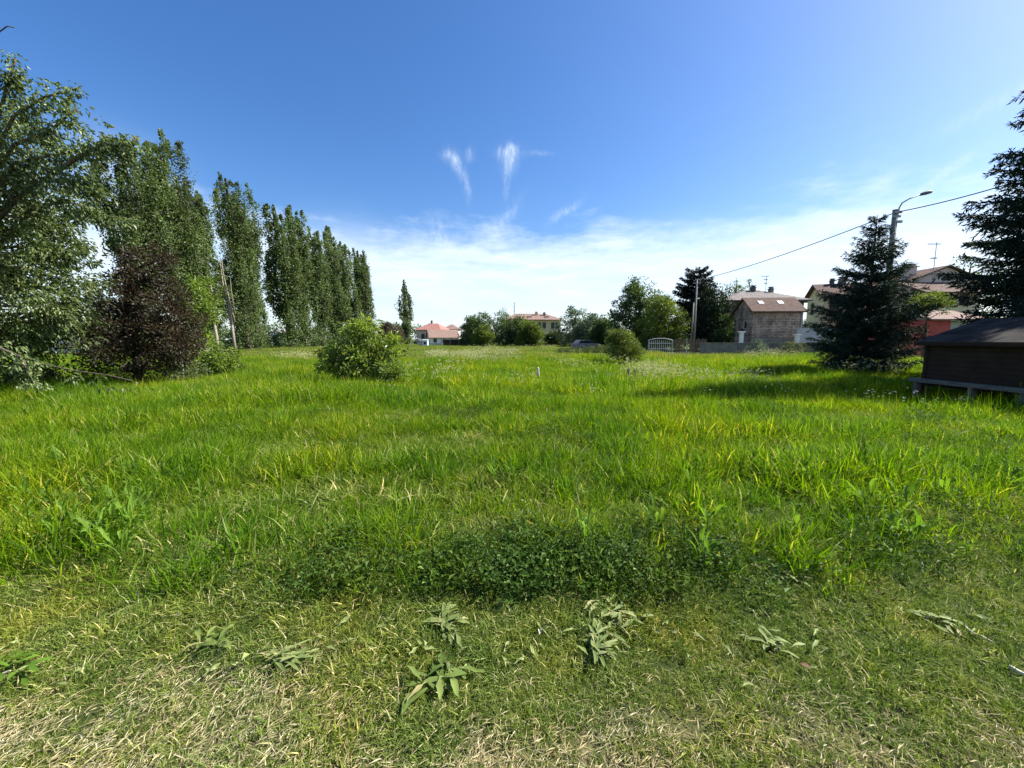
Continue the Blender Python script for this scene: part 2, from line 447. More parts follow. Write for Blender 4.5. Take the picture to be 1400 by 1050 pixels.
def broad_tree(name, label, cat, x, y, ells, th, tr, nclump, cr, per, L, Wd, leaf, bark='bark', seed=1, droop=.2, group=None, nlimb=18, lean=(0, 0), shell=.55, extra=None):
    """ells in local coordinates about the trunk base"""
    rng = np.random.default_rng(seed)
    root = empty(name, (x, y, float(gz(x, y))))
    tag(root, label, cat, group)
    cs = sample_ell(rng, ells, nclump, shell)
    cs = cs[cs[:, 2] > .12]
    rad = rng.uniform(.55, 1.25, len(cs)) * cr
    org = np.array([lean[0], lean[1], th])
    geo = [crown_leaves(rng, cs, rad, per, L, Wd, droop, org)]
    mb = MB()
    top = max(e[2] + e[5] * .55 for e in ells)
    tp = [(0, 0, -.1)] + [(lean[0] * t + rng.normal(0, tr * .5), lean[1] * t + rng.normal(0, tr * .5), top * t) for t in (.25, .5, .75, 1)]
    mb.tube(tp, [tr * 1.25, tr, tr * .75, tr * .45, tr * .15], 8)
    zt = np.array([q[2] for q in tp]); xt = np.array([q[0] for q in tp]); yt = np.array([q[1] for q in tp])
    pick = rng.choice(len(cs), min(nlimb, len(cs)), replace=False)
    for i in pick:
        z0 = min(top * .9, max(th * .6, cs[i][2] - rng.uniform(.25, .6) * np.hypot(cs[i][0], cs[i][1]) - .1))
        limb(mb, (np.interp(z0, zt, xt), np.interp(z0, zt, yt), z0), cs[i], tr * .42, tr * .07, rng)
    if extra: extra(rng, geo, mb)
    mb.build('trunk', M[bark], root, smooth=True)
    v, f = merge(geo)
    link('crown', np_mesh('crown', v, f), M[leaf], root)
    return root

def poplar(x, y, H, wid, label, seed, nl=13000, lean=-.055, base=.06, leaf='poplar_leaf', size=.2, K=26, name='poplar_tree', group='row of tall poplars along the left edge of the field'):
    rng = np.random.default_rng(seed)
    root = empty(name, (x, y, 0)); tag(root, label, 'tree', group)
    mb = MB(); cs = []; rs = []; TT = np.linspace(0, .92, 28)
    def bent(p):
        p = np.array(p, float); t = p[..., 2] / H
        p[..., 0] += lean * H * t ** 1.6
        return p
    mb.tube([bent((.05 * math.sin(t * 9 + seed), .05 * math.cos(t * 7 + seed), H * max(t, 0))) for t in TT], [.42 * (1 - t) ** .9 + .02 for t in TT], 8)
    for k in range(K):
        lead = k < 3
        a = k * 2.4 + rng.uniform(-.4, .4)
        z0 = H * (rng.uniform(base * .5, base + .06) if lead else rng.uniform(base, .62))
        z1 = H * (rng.uniform(.9, 1.0) if lead else min(.97, z0 / H + rng.uniform(.22, .5)))
        ro = wid * (rng.uniform(.15, .5) if lead else rng.uniform(.45, 1.15) * (1 - .35 * (z0 / H)))
        n = int((z1 - z0) * 6)
        t = np.sort(rng.random(n)) ** .9
        rr = ro * np.minimum(1, t * 2.2) ** .8 * (1 - .25 * t)
        p = np.stack([np.cos(a) * rr, np.sin(a) * rr, z0 + (z1 - z0) * t], 1)
        thick = (.26 + .16 * wid) * np.minimum(1, (1 - t) * 3 + .22) * (.35 + .85 * np.sin(t * 15 + k * 1.7) ** 2)
        p[:, :2] += rng.normal(0, 1, (n, 2)) * (thick * .5)[:, None]
        cs.append(bent(p)); rs.append(thick * rng.uniform(.6, 1.3, n))
        lp = [np.array((.05 * math.sin(max(0, z0 - .3) / H * 9 + seed), .05 * math.cos(max(0, z0 - .3) / H * 7 + seed), max(0, z0 - .3)))] + [np.array((np.cos(a) * ro * min(1, q * 2.2) ** .8 * (1 - .25 * q), np.sin(a) * ro * min(1, q * 2.2) ** .8 * (1 - .25 * q), z0 + (z1 - z0) * q)) for q in (.15, .4, .7)]
        mb.tube([bent(q) for q in lp], [.1, .08, .05, .02], 5)
    m = 60; a = rng.uniform(0, 6.283, m); q = rng.random(m) ** .6 * wid * .8      # low shoots round the foot
    cs.append(np.stack([np.cos(a) * q, np.sin(a) * q, rng.uniform(.2, H * .13, m)], 1)); rs.append(rng.uniform(.35, .7, m))
    cs = np.concatenate(cs); rs = np.concatenate(rs)
    per = max(6, nl // len(cs))
    n = len(cs) * per
    c = np.repeat(cs, per, 0); r = np.repeat(rs, per)[:, None]
    d = rdir(rng, n); p = c + d * rng.random((n, 1)) ** .5 * r * np.array([1, 1, 1.5])
    p = p[p[:, 2] > .25]; n = len(p); d = d[:n]
    axx = rng.normal(0, .6, (n, 3)); axx[:, 2] += .15; axx[:, 0] -= .35
    nr = rdir(rng, n); nr[:, 2] += .3
    s = rng.uniform(.7, 1.3, n) * size
    v, f = leaf_geo(p, axx, nr, s, s * .85)
    mb.build('trunk', M['bark'], root, smooth=True)
    link('crown', np_mesh('crown', v, f), M[leaf], root)
    return root

def conifer(name, label, x, y, H, rfun, z0, levels, per, mat, seed, nl=.17, nw=.035, droop=.35, up=.28, dens=1.0, group=None, twig=.36):
    rng = np.random.default_rng(seed)
    root = empty(name, (x, y, 0)); tag(root, label, 'tree', group)
    mb = MB(); geo = []
    mb.tube([(0, 0, -.1), (0, 0, H * .3), (0, 0, H * .7), (0, 0, H * .99)], [H * .018, H * .014, H * .007, .012], 8)
    P, A = [], []
    for i in range(levels):
        fz = (i + rng.uniform(-.3, .3)) / levels
        z = z0 + (H * .985 - z0) * max(0, fz)
        for j in range(per):
            a = 2 * math.pi * (j + rng.uniform(-.35, .35)) / per + i * 1.1
            L = max(.12, rfun(z) * rng.uniform(.7, 1.06))
            d = np.array([math.cos(a), math.sin(a), 0]); sd = np.array([-d[1], d[0], 0])
            zz = z + rng.uniform(-.15, .15)
            dr = droop * rng.uniform(.7, 1.3) * (1 - .7 * fz) - .25 * fz; u = up * rng.uniform(.6, 1.3)
            def cv(s): return np.array([0, 0, zz]) + np.outer(np.atleast_1d(s) * L, d) + np.outer(L * (-dr * np.atleast_1d(s) + u * np.atleast_1d(s) ** 2), [0, 0, 1])
            if L > .5: mb.tube(cv(np.array([0, .35, .7, .97])), [.012 + L * .011, .01 + L * .007, .008 + L * .004, .004], 4)
            m = max(3, int(L * 7))
            ss = np.linspace(.12, 1, m)
            q = cv(ss)
            # main axis needles
            k = max(4, int(L * 26 * dens)); s = rng.random(k) * .95 + .05
            P.append(cv(s)); A.append(np.tile(d, (k, 1)) + rng.normal(0, .45, (k, 3)))
            for b in range(m):
                for sg in (-1, 1):
                    tl = (twig * L * (1.05 - ss[b] * .85) + .08) * rng.uniform(.6, 1.2)
                    td = d * .62 + sd * sg * .72; td[2] = -.22 + rng.normal(0, .12)
                    k = max(4, int(tl * 34 * dens)); t = rng.random((k, 1))
                    pp = q[b] + td * tl * t; pp[:, 2] -= .18 * tl * t[:, 0] ** 2
                    P.append(pp + rng.normal(0, .02, pp.shape)); A.append(np.tile(td, (k, 1)) + rng.normal(0, .5, (k, 3)))
    P = np.concatenate(P); A = np.concatenate(A)
    keep = P[:, 2] > .1; P, A = P[keep], A[keep]
    n = len(P); s = rng.uniform(.7, 1.25, n)
    v, f = leaf_geo(P, A, rdir(rng, n) + np.array([0, 0, .5]), nl * s, nw * s, fold=.1, curl=.08)
    mb.build('trunk', M['dark_bark'], root, smooth=True)
    link('crown', np_mesh('crown', v, f), M[mat], root)
    return root

# ------------------------------------------------------------------ scattering
def source(name, v, f, mat, midx=None):
    me = np_mesh(name, v, f, midx)
    for m in (mat if isinstance(mat, (list, tuple)) else [mat]): me.materials.append(m)
    return bpy.data.objects.new(name, me)      # a clump shape, never linked to the scene

def scatter(name, label, pts, scl, zs, idx, sources, rng, tilt=.12):
    n = len(pts)
    me = bpy.data.meshes.new(name)
    me.vertices.add(n); me.vertices.foreach_set('co', np.ascontiguousarray(pts, dtype=np.float32).ravel())
    rot = np.stack([rng.normal(0, tilt, n), rng.normal(0, tilt, n), rng.uniform(0, 6.283, n)], 1)
    for an, tp, dat in (('rot', 'FLOAT_VECTOR', rot), ('scl', 'FLOAT_VECTOR', np.stack([scl, scl, scl * zs], 1))):
        at = me.attributes.new(an, tp, 'POINT'); at.data.foreach_set('vector', np.ascontiguousarray(dat, dtype=np.float32).ravel())
    at = me.attributes.new('idx', 'INT', 'POINT'); at.data.foreach_set('value', np.ascontiguousarray(idx, dtype=np.int32))
    o = bpy.data.objects.new(name, me); COL.objects.link(o)
    ng = bpy.data.node_groups.new(name, 'GeometryNodeTree')
    ng.interface.new_socket('Geometry', in_out='INPUT', socket_type='NodeSocketGeometry')
    ng.interface.new_socket('Geometry', in_out='OUTPUT', socket_type='NodeSocketGeometry')
    N, Lk = ng.nodes, ng.links
    gi, go = N.new('NodeGroupInput'), N.new('NodeGroupOutput')
    iop = N.new('GeometryNodeInstanceOnPoints'); jn = N.new('GeometryNodeJoinGeometry')
    for s in sources:
        oi = N.new('GeometryNodeObjectInfo'); oi.inputs['Object'].default_value = s; oi.inputs['As Instance'].default_value = False
        g2 = N.new('GeometryNodeGeometryToInstance')
        Lk.new(oi.outputs['Geometry'], g2.inputs[0]); Lk.new(g2.outputs[0], jn.inputs[0])
    def attr(nm, tp):
        a = N.new('GeometryNodeInputNamedAttribute'); a.data_type = tp; a.inputs['Name'].default_value = nm
        return a.outputs[0]
    er = N.new('FunctionNodeEulerToRotation')
    Lk.new(attr('rot', 'FLOAT_VECTOR'), er.inputs[0])
    Lk.new(gi.outputs[0], iop.inputs['Points']); Lk.new(jn.outputs[0], iop.inputs['Instance'])
    iop.inputs['Pick Instance'].default_value = True
    Lk.new(attr('idx', 'INT'), iop.inputs['Instance Index'])
    Lk.new(er.outputs[0], iop.inputs['Rotation']); Lk.new(attr('scl', 'FLOAT_VECTOR'), iop.inputs['Scale'])
    Lk.new(iop.outputs[0], go.inputs[0])
    md = o.modifiers.new('scatter', 'NODES'); md.node_group = ng
    tag(o, label, 'grass', None, 'stuff')
    return o

def tuft(rng, n, r, h0, h1, w0, w1, bend, spread=1.0):
    a = rng.uniform(0, 6.283, n); q = np.sqrt(rng.random(n)) * r
    root = np.stack([np.cos(a) * q, np.sin(a) * q, np.full(n, -.01)], 1)
    b = a + rng.normal(0, 1.2, n) * spread
    d = np.stack([np.cos(b), np.sin(b)], 1)
    return blade_geo(root, rng.uniform(h0, h1, n), d, np.abs(rng.normal(bend, bend * .5, n)), rng.uniform(w0, w1, n), rng.uniform(0, 3.1416, n))

def fbm(x, y, seed=0, s=1.0):
    r = np.random.default_rng(seed); t = 0; tot = 0
    for k in range(5):
        a = r.uniform(0, 6.28, 4); fr = s * 1.9 ** k; w = .62 ** k
        t = t + w * (np.sin(fr * (x * math.cos(a[0]) + y * math.sin(a[0])) + a[1]) * np.sin(fr * 1.13 * (x * math.cos(a[2]) + y * math.sin(a[2])) + a[3])); tot += w
    return t / tot * 1.6

def edge_y(x):
    """where the mown strip ends and the tall grass starts"""
    return 2.28 + .11 * np.abs(x) * (x > 0) + .22 * fbm(x, 0 * x, 4, 2.1) + .05 * np.clip(-x, 0, 4) * 0

def fan(rng, y0, y1, dens, k=1.42, pad=.8, xlim=None):
    """uniform points in the wedge the lens sees, a little wider"""
    n = int(dens * k * (y1 * y1 - y0 * y0) + dens * 2 * pad * (y1 - y0))
    y = np.sqrt(rng.random(n) * (y1 * y1 - y0 * y0) + y0 * y0)
    x = rng.uniform(-1, 1, n) * (k * y + pad)
    if xlim: 
        m = (x > xlim[0]) & (x < xlim[1]); x, y = x[m], y[m]
    return x, y

# ================================================================== ground and grass
def build_ground():
    def axis(lim, fine, step):
        a = [0.0]; s = step
        while a[-1] < lim:
            a.append(a[-1] + s)
            if a[-1] > fine: s *= 1.18
        return np.array(a)
    xs = axis(2500, 22, .5); xs = np.concatenate([-xs[:0:-1], xs])
    yp = axis(2500, 40, .5); yn = axis(600, 3, .8); ys = np.concatenate([-yn[:0:-1], yp])
    X, Y = np.meshgrid(xs, ys); Z = gz(X, Y) * (np.abs(X) < 300) * (np.abs(Y) < 300)
    nx = len(xs); i = np.arange(len(ys) - 1)[:, None] * nx + np.arange(nx - 1)[None]
    f = np.stack([i, i + 1, i + nx + 1, i + nx], -1).reshape(-1, 4)
    m, nt, n, l = new_mat('meadow_soil')
    out = n.new('ShaderNodeOutputMaterial'); p = n.new('ShaderNodeBsdfPrincipled')
    g = n.new('ShaderNodeNewGeometry'); sp = n.new('ShaderNodeSeparateXYZ'); l.new(g.outputs['Position'], sp.inputs[0])
    fine = noise(n, l, g.outputs['Position'], 28, 6, .7); mid = noise(n, l, g.outputs['Position'], 2.4, 4)
    soil = ramp(n, [(.3, (.06, .055, .025)), (.55, (.15, .13, .065)), (.75, (.27, .23, .13))]); l.new(fine.outputs['Fac'], soil.inputs[0])
    turf = ramp(n, [(.3, (.018, .03, .007)), (.7, (.05, .065, .018))]); l.new(fine.outputs['Fac'], turf.inputs[0])
    far = ramp(n, [(.3, (.08, .12, .025)), (.7, (.14, .17, .045))]); l.new(mid.outputs['Fac'], far.inputs[0])
    yy = math_(n, l, 'ADD', sp.outputs['Y'], math_(n, l, 'MULTIPLY', mid.outputs['Fac'], 1.2))
    k = n.new('ShaderNodeMapRange'); l.new(yy, k.inputs[0]); k.inputs[1].default_value, k.inputs[2].default_value = 1.75, 2.3
    c = mixc(n, l, soil.outputs[0], turf.outputs[0], k.outputs[0])
    k2 = n.new('ShaderNodeMapRange'); l.new(sp.outputs['Y'], k2.inputs[0]); k2.inputs[1].default_value, k2.inputs[2].default_value = 25, 70
    l.new(mixc(n, l, c, far.outputs[0], k2.outputs[0]), p.inputs['Base Color'])
    p.inputs['Roughness'].default_value = 1; p.inputs['Specular IOR Level'].default_value = .1
    bp = n.new('ShaderNodeBump'); bp.inputs['Strength'].default_value = .6; bp.inputs['Distance'].default_value = .02
    l.new(fine.outputs['Fac'], bp.inputs['Height']); l.new(bp.outputs[0], p.inputs['Normal']); l.new(p.outputs[0], out.inputs[0])
    o = link('ground', np_mesh('ground', np.stack([X.ravel(), Y.ravel(), Z.ravel()], 1), f, smooth=True), m)
    tag(o, kind='structure')

def build_grass():
    rng = np.random.default_rng(11)
    # ---- mown strip
    src = [source('mown_tuft', *tuft(rng, 75, .085, .025, .075, .003, .0066, .85), M['grass_mown']) for _ in range(5)]
    x, y = fan(rng, .6, 3.6, 500, pad=2.6)
    e = edge_y(x); keep = (y < e + .9) & (rng.random(len(x)) < np.clip(.80 + (y - 1.6 + .4 * fbm(x, y, 3, 2.6) - .14 * (x < -.8)) * 1.3, .5, 1)); x, y, e = x[keep], y[keep], e[keep]
    s = np.clip(.75 + .45 * fbm(x, y, 8, 3.0), .55, 1.4) + np.clip(y - e + .55, 0, 1) * 1.1
    xu, yu = fan(rng, 3.3, 8, 55, pad=2.6); x, y, s = np.r_[x, xu], np.r_[y, yu], np.r_[s, rng.uniform(2.0, 3.2, len(xu))]
    scatter('mown_grass', 'short mown grass with dry blades at the near edge of the field', np.stack([x, y, gz(x, y)], 1), s, np.ones(len(x)), rng.integers(0, 5, len(x)), src, rng, .15)
    # ---- straw lying flat
    src = []
    for _ in range(4):
        n = 34; a = rng.uniform(0, 6.283, n); q = np.sqrt(rng.random(n)) * .1
        root = np.stack([np.cos(a) * q, np.sin(a) * q, rng.uniform(.002, .02, n)], 1)
        b = rng.uniform(0, 6.283, n)
        L = rng.uniform(.02, .065, n)
        v, f = leaf_geo(root, np.stack([np.cos(b), np.sin(b), rng.normal(0, .14, n)], 1), np.tile([0, 0, 1.], (n, 1)) + rng.normal(0, .3, (n, 3)), L, rng.uniform(.002, .004, n), .1, .1)
        src.append(source('straw_bunch', v, f, M['straw']))
    x, y = fan(rng, .6, 3.0, 300, pad=2.6)
    dry = np.clip(np.maximum((1.70 - y) * 1.7 + .12, .10 - (y - 1.7) * .1) - .42 * fbm(x, y, 3, 2.6) * (y < 1.95) + .15 * (x < -.5) * (y < 1.9), .04, .9)
    keep = rng.random(len(x)) < dry; x, y = x[keep], y[keep]
    scatter('dry_straw', 'pale dry straw and clippings lying over the mown ground', np.stack([x, y, gz(x, y) + .004], 1), rng.uniform(.7, 1.3, len(x)), np.ones(len(x)), rng.integers(0, 4, len(x)), src, rng, .06)
    # ---- tall meadow grass near
    src = []
    for k in range(6):
        g = [tuft(rng, 26, .11, .14, .34, .005, .0125, .6), tuft(rng, 12, .10, .08, .2, .006, .014, 1.1)]
        src.append(source('tall_tuft', *merge(g), M['grass_tall']))
    for k in range(2):   # tufts with seed stalks
        g = [tuft(rng, 24, .11, .16, .34, .005, .011, .6), tuft(rng, 5, .1, .38, .55, .0022, .003, .35)]
        v, f = merge(g); src.append(source('stalk_tuft', v, f, M['grass_tall']))
    x, y = fan(rng, 2.2, 9.2, 95, pad=3)
    e = edge_y(x); keep = (y > e); x, y, e = x[keep], y[keep], e[keep]
    lump = fbm(x, y, 21, 1.5)
    s = np.clip(.5 + (y - e) * 1.1, .4, 1) * np.clip(.98 + .62 * lump, .62, 1.65)
    keep = rng.random(len(x)) < np.clip(.95 + .3 * fbm(x, y, 5, 2.2), .75, 1); x, y, s = x[keep], y[keep], s[keep]
    idx = np.where(rng.random(len(x)) < .12, rng.integers(6, 8, len(x)), rng.integers(0, 6, len(x)))
    scatter('tall_grass', 'tall bright green meadow grass in the near half of the field', np.stack([x, y, gz(x, y)], 1), s, rng.uniform(.85, 1.15, len(x)), idx, src, rng, .14)
    # ---- middle distance
    src = []
    for k in range(5):
        n = 210; v, f = tuft(rng, n, .5, .14, .38, .008, .02, .55)
        v2, f2 = tuft(rng, 14, .5, .38, .52, .005, .007, .3); v, f = merge([(v, f), (v2, f2)])
        src.append(source('meadow_patch', v, f, M['grass_tall']))
    x, y = fan(rng, 8.6, 30, 6.2, pad=3)
    s = np.clip(.95 + .6 * fbm(x, y, 22, .9), .45, 1.7)
    scatter('meadow_grass', 'dense green meadow grass across the middle of the field', np.stack([x, y, gz(x, y)], 1), s, rng.uniform(.8, 1.2, len(x)) * np.clip(1 + .25 * fbm(x, y, 9, .5), .6, 1.4), rng.integers(0, 5, len(x)), src, rng, .05)
    # ---- far field
    src = []
    for k in range(4):
        v, f = tuft(rng, 420, 1.25, .18, .42, .016, .034, .45)
        src.append(source('field_patch', v, f, M['grass_far']))
    x, y = fan(rng, 28, 118, .62, k=1.15, pad=5, xlim=(-75, 60))
    keep = ~((y > 40) & (x > 16 + (y - 40) * .05) ); x, y = x[keep], y[keep]
    scatter('field_grass', 'yellow green hay grass across the far half of the field', np.stack([x, y, gz(x, y)], 1), np.clip(1 + .25 * fbm(x, y, 23, .3), .6, 1.4), rng.uniform(.7, 1.2, len(x)), rng.integers(0, 4, len(x)), src, rng, .03)
    # ---- dark leafy ground cover at the tall grass edge, colour deepened for shade
    src = []
    for k in range(4):
        n = 70; a = rng.uniform(0, 6.283, n); q = np.sqrt(rng.random(n)) * .14
        p = np.stack([np.cos(a) * q, np.sin(a) * q, rng.uniform(.03, .17, n)], 1)
        b = rng.uniform(0, 6.283, n)
        v, f = leaf_geo(p, np.stack([np.cos(b), np.sin(b), rng.normal(-.1, .35, n)], 1), np.stack([rng.normal(0, .45, n), rng.normal(0, .45, n), np.ones(n)], 1), rng.choice([.016, .024, .034, .05], n, p=[.35, .3, .25, .1]) * rng.uniform(.8, 1.2, n), rng.uniform(.010, .026, n))
        st = tuft(rng, 22, .13, .08, .26, .003, .008, .6)
        v, f = merge([(v, f), st]); src.append(source('leafy_weed', v, f, M['clover']))
    x, y = fan(rng, 2.25, 3.6, 200)
    e = edge_y(x)
    w = np.exp(-((y - e - .22) / .36) ** 2) * np.where((x > -1.35) & (x < 1.6), .9, .10) * np.clip(.8 + .5 * fbm(x, y, 31, 2.2), .38, 1)
    keep = rng.random(len(x)) < w; x, y = x[keep], y[keep]
    x2, y2 = fan(rng, 3.4, 11, 26)
    q2 = 700 + F * x2 / y2
    keep = (fbm(x2, y2, 33, 1.2) > np.where((q2 > 560) & (q2 < 1100) & (y2 > 5), .35, .72)) & (rng.random(len(x2)) < .6); x2, y2 = x2[keep], y2[keep]
    x3, y3 = fan(rng, 1.7, 2.7, 60); keep = fbm(x3, y3, 35, 3.0) > .35; x3, y3 = x3[keep], y3[keep]
    s = np.concatenate([rng.uniform(.8, 1.35, len(x)), rng.uniform(1.0, 1.5, len(x2)), rng.uniform(.3, .5, len(x3))])
    x = np.concatenate([x, x2, x3]); y = np.concatenate([y, y2, y3])
    scatter('leafy_ground_cover', 'dark leafy weeds where the tall grass begins and in patches, leaf colour deepened for shade', np.stack([x, y, gz(x, y)], 1), s, np.ones(len(x)), rng.integers(0, 4, len(x)), src, rng, .1)
    # ---- broad leaved weeds in the grass on the left
    src = []
    for k in range(4):
        n = 11; b = np.arange(n) * 2.4 + rng.uniform(-.4, .4, n)
        root = np.zeros((n, 3)); root[:, :2] = rng.normal(0, .02, (n, 2)); root[:, 2] = rng.uniform(.0, .08, n)
        v, f = long_leaf_geo(root, np.stack([np.cos(b), np.sin(b), 0 * b], 1), rng.uniform(.12, .25, n), rng.uniform(.016, .034, n), rng.uniform(1.1, 2.3, n), rng, .36, .03)
        src.append(source('dock_rosette', v, f, M['dock']))
    px = []
    for (a, b, c, d, k) in ((-10, 680, 140, 780, 16), (60, 640, 320, 760, 12), (800, 735, 1000, 790, 5), (1080, 690, 1390, 760, 7), (500, 590, 1300, 680, 14), (1230, 640, 1400, 720, 6), (1250, 532, 1400, 556, 16), (0, 545, 200, 575, 8)):
        for _ in range(k):
            yy = rng.uniform(b, d); Y = CH * F / (yy - HOR + 18); px.append((W(rng.uniform(a, c), HOR, Y).x, Y))
    px = np.array(px)
    scatter('broad_leaf_weeds', 'broad leaved weeds scattered through the tall grass', np.stack([px[:, 0], px[:, 1], gz(px[:, 0], px[:, 1]) + .06], 1), rng.uniform(.8, 1.3, len(px)), np.ones(len(px)), rng.integers(0, 4, len(px)), src, rng, .12)
    # ---- small white flower heads and pale seed heads
    def heads(n, r, h0, h1, size, mat, per=9):
        a = rng.uniform(0, 6.283, n); q = np.sqrt(rng.random(n)) * r
        h = rng.uniform(h0, h1, n)
        root = np.stack([np.cos(a) * q, np.sin(a) * q, 0 * a], 1)
        dirv = rdir(rng, n)[:, :2]; bend = rng.uniform(.05, .25, n)
        v, f = blade_geo(root, h, dirv, bend, np.full(n, .004), a)
        tip = root + np.stack([dirv[:, 0] * bend * h, dirv[:, 1] * bend * h, h * (1 - .38 * bend)], 1)
        c = np.repeat(tip, per, 0) + rng.normal(0, size * .5, (n * per, 3)) * np.array([1, 1, .5])
        v2, f2 = leaf_geo(c, rdir(rng, n * per), rdir(rng, n * per) + np.array([0, 0, .8]), size * .7, size * .5)
        vv, ff = merge([(v, f), (v2, f2)])
        return source('flower_stalks', vv, ff, [M['grass_tall'], mat], np.concatenate([np.zeros(len(f), int), np.ones(len(f2), int)]))
    src = [heads(7, .3, .3, .5, .016, M['petal']) for _ in range(3)]
    x, y = fan(rng, 7.5, 16, 1.6)
    px_ = 700 + F * x / y
    w = np.where((px_ > 520) & (px_ < 1100) & (y > 8.0) & (y < 15), .4, .03) + np.where((px_ > 1180) & (y > 8) & (y < 11.5), .25, 0)
    keep = rng.random(len(x)) < w * np.clip(.6 + .8 * fbm(x, y, 41, .9), 0, 1); x, y = x[keep], y[keep]
    scatter('wild_flowers', 'small white flower heads dotted through the middle of the meadow', np.stack([x, y, gz(x, y)], 1), rng.uniform(.8, 1.25, len(x)), np.ones(len(x)), rng.integers(0, 3, len(x)), src, rng, .05)
    src = [heads(20, .6, .4, .75, .05, M['seed'], 7) for _ in range(3)]
    px = []
    for (a, b, Y0, Y1, k) in ((585, 705, 24, 36, 120), (380, 430, 24, 30, 14), (860, 900, 15, 20, 12), (880, 1070, 11.5, 15, 12), (560, 720, 12, 17, 6), (740, 860, 17, 24, 7), (1010, 1090, 30, 37, 22), (640, 760, 50, 70, 40), (1100, 1250, 15.5, 17, 8), (895, 925, 13, 15, 7)):
        for _ in range(k):
            Y = rng.uniform(Y0, Y1); px.append((GX(rng.uniform(a, b), Y), Y))
    px = np.array(px)
    scatter('dry_seed_grass', 'pale dry seed heads standing in clumps in the field', np.stack([px[:, 0], px[:, 1], gz(px[:, 0], px[:, 1])], 1), rng.uniform(.8, 1.2, len(px)), np.ones(len(px)), rng.integers(0, 3, len(px)), src, rng, .05)

# ================================================================== small things in the foreground
def dock_plant(label, px, py, n, L, Wd, mat, seed, spread=6.283, rot=0, arch=.18):
    rng = np.random.default_rng(seed)
    Y = CH * F / (py - HOR); x = GX(px, Y)
    n = int(n * 1.6)
    root = empty('dock_plant', (x, Y, float(gz(x, Y)) + .03))
    L *= .92; n += 4; tag(root, label, 'plant', 'cut dock plants lying in the mown grass')
    b = rot + (rng.integers(0, 4, n) / 4 - .4) * spread + rng.normal(0, .55, n)
    ln = rng.uniform(0, 3.14); q = rng.normal(0, .065, n)
    r0 = np.stack([np.cos(ln) * q + rng.normal(0, .02, n), np.sin(ln) * q * .8 + rng.normal(0, .02, n), rng.uniform(.002, .03, n)], 1)
    v, f = long_leaf_geo(r0, np.stack([np.cos(b), np.sin(b), 0 * b], 1), rng.uniform(.45, 1.1, n) * L, rng.uniform(.65, 1.1, n) * Wd, rng.uniform(.2, 2.0, n) * arch, rng, .55, .035)
    link('leaves', np_mesh('leaves', v, f, smooth=True), M[mat], root)
    mb = MB(); mb.tube([(0, 0, -.01), (.004, 0, .012), (.03, .006, .02)], [.006, .005, .003], 6)
    mb.build('stem', M['wood_pale'], root)

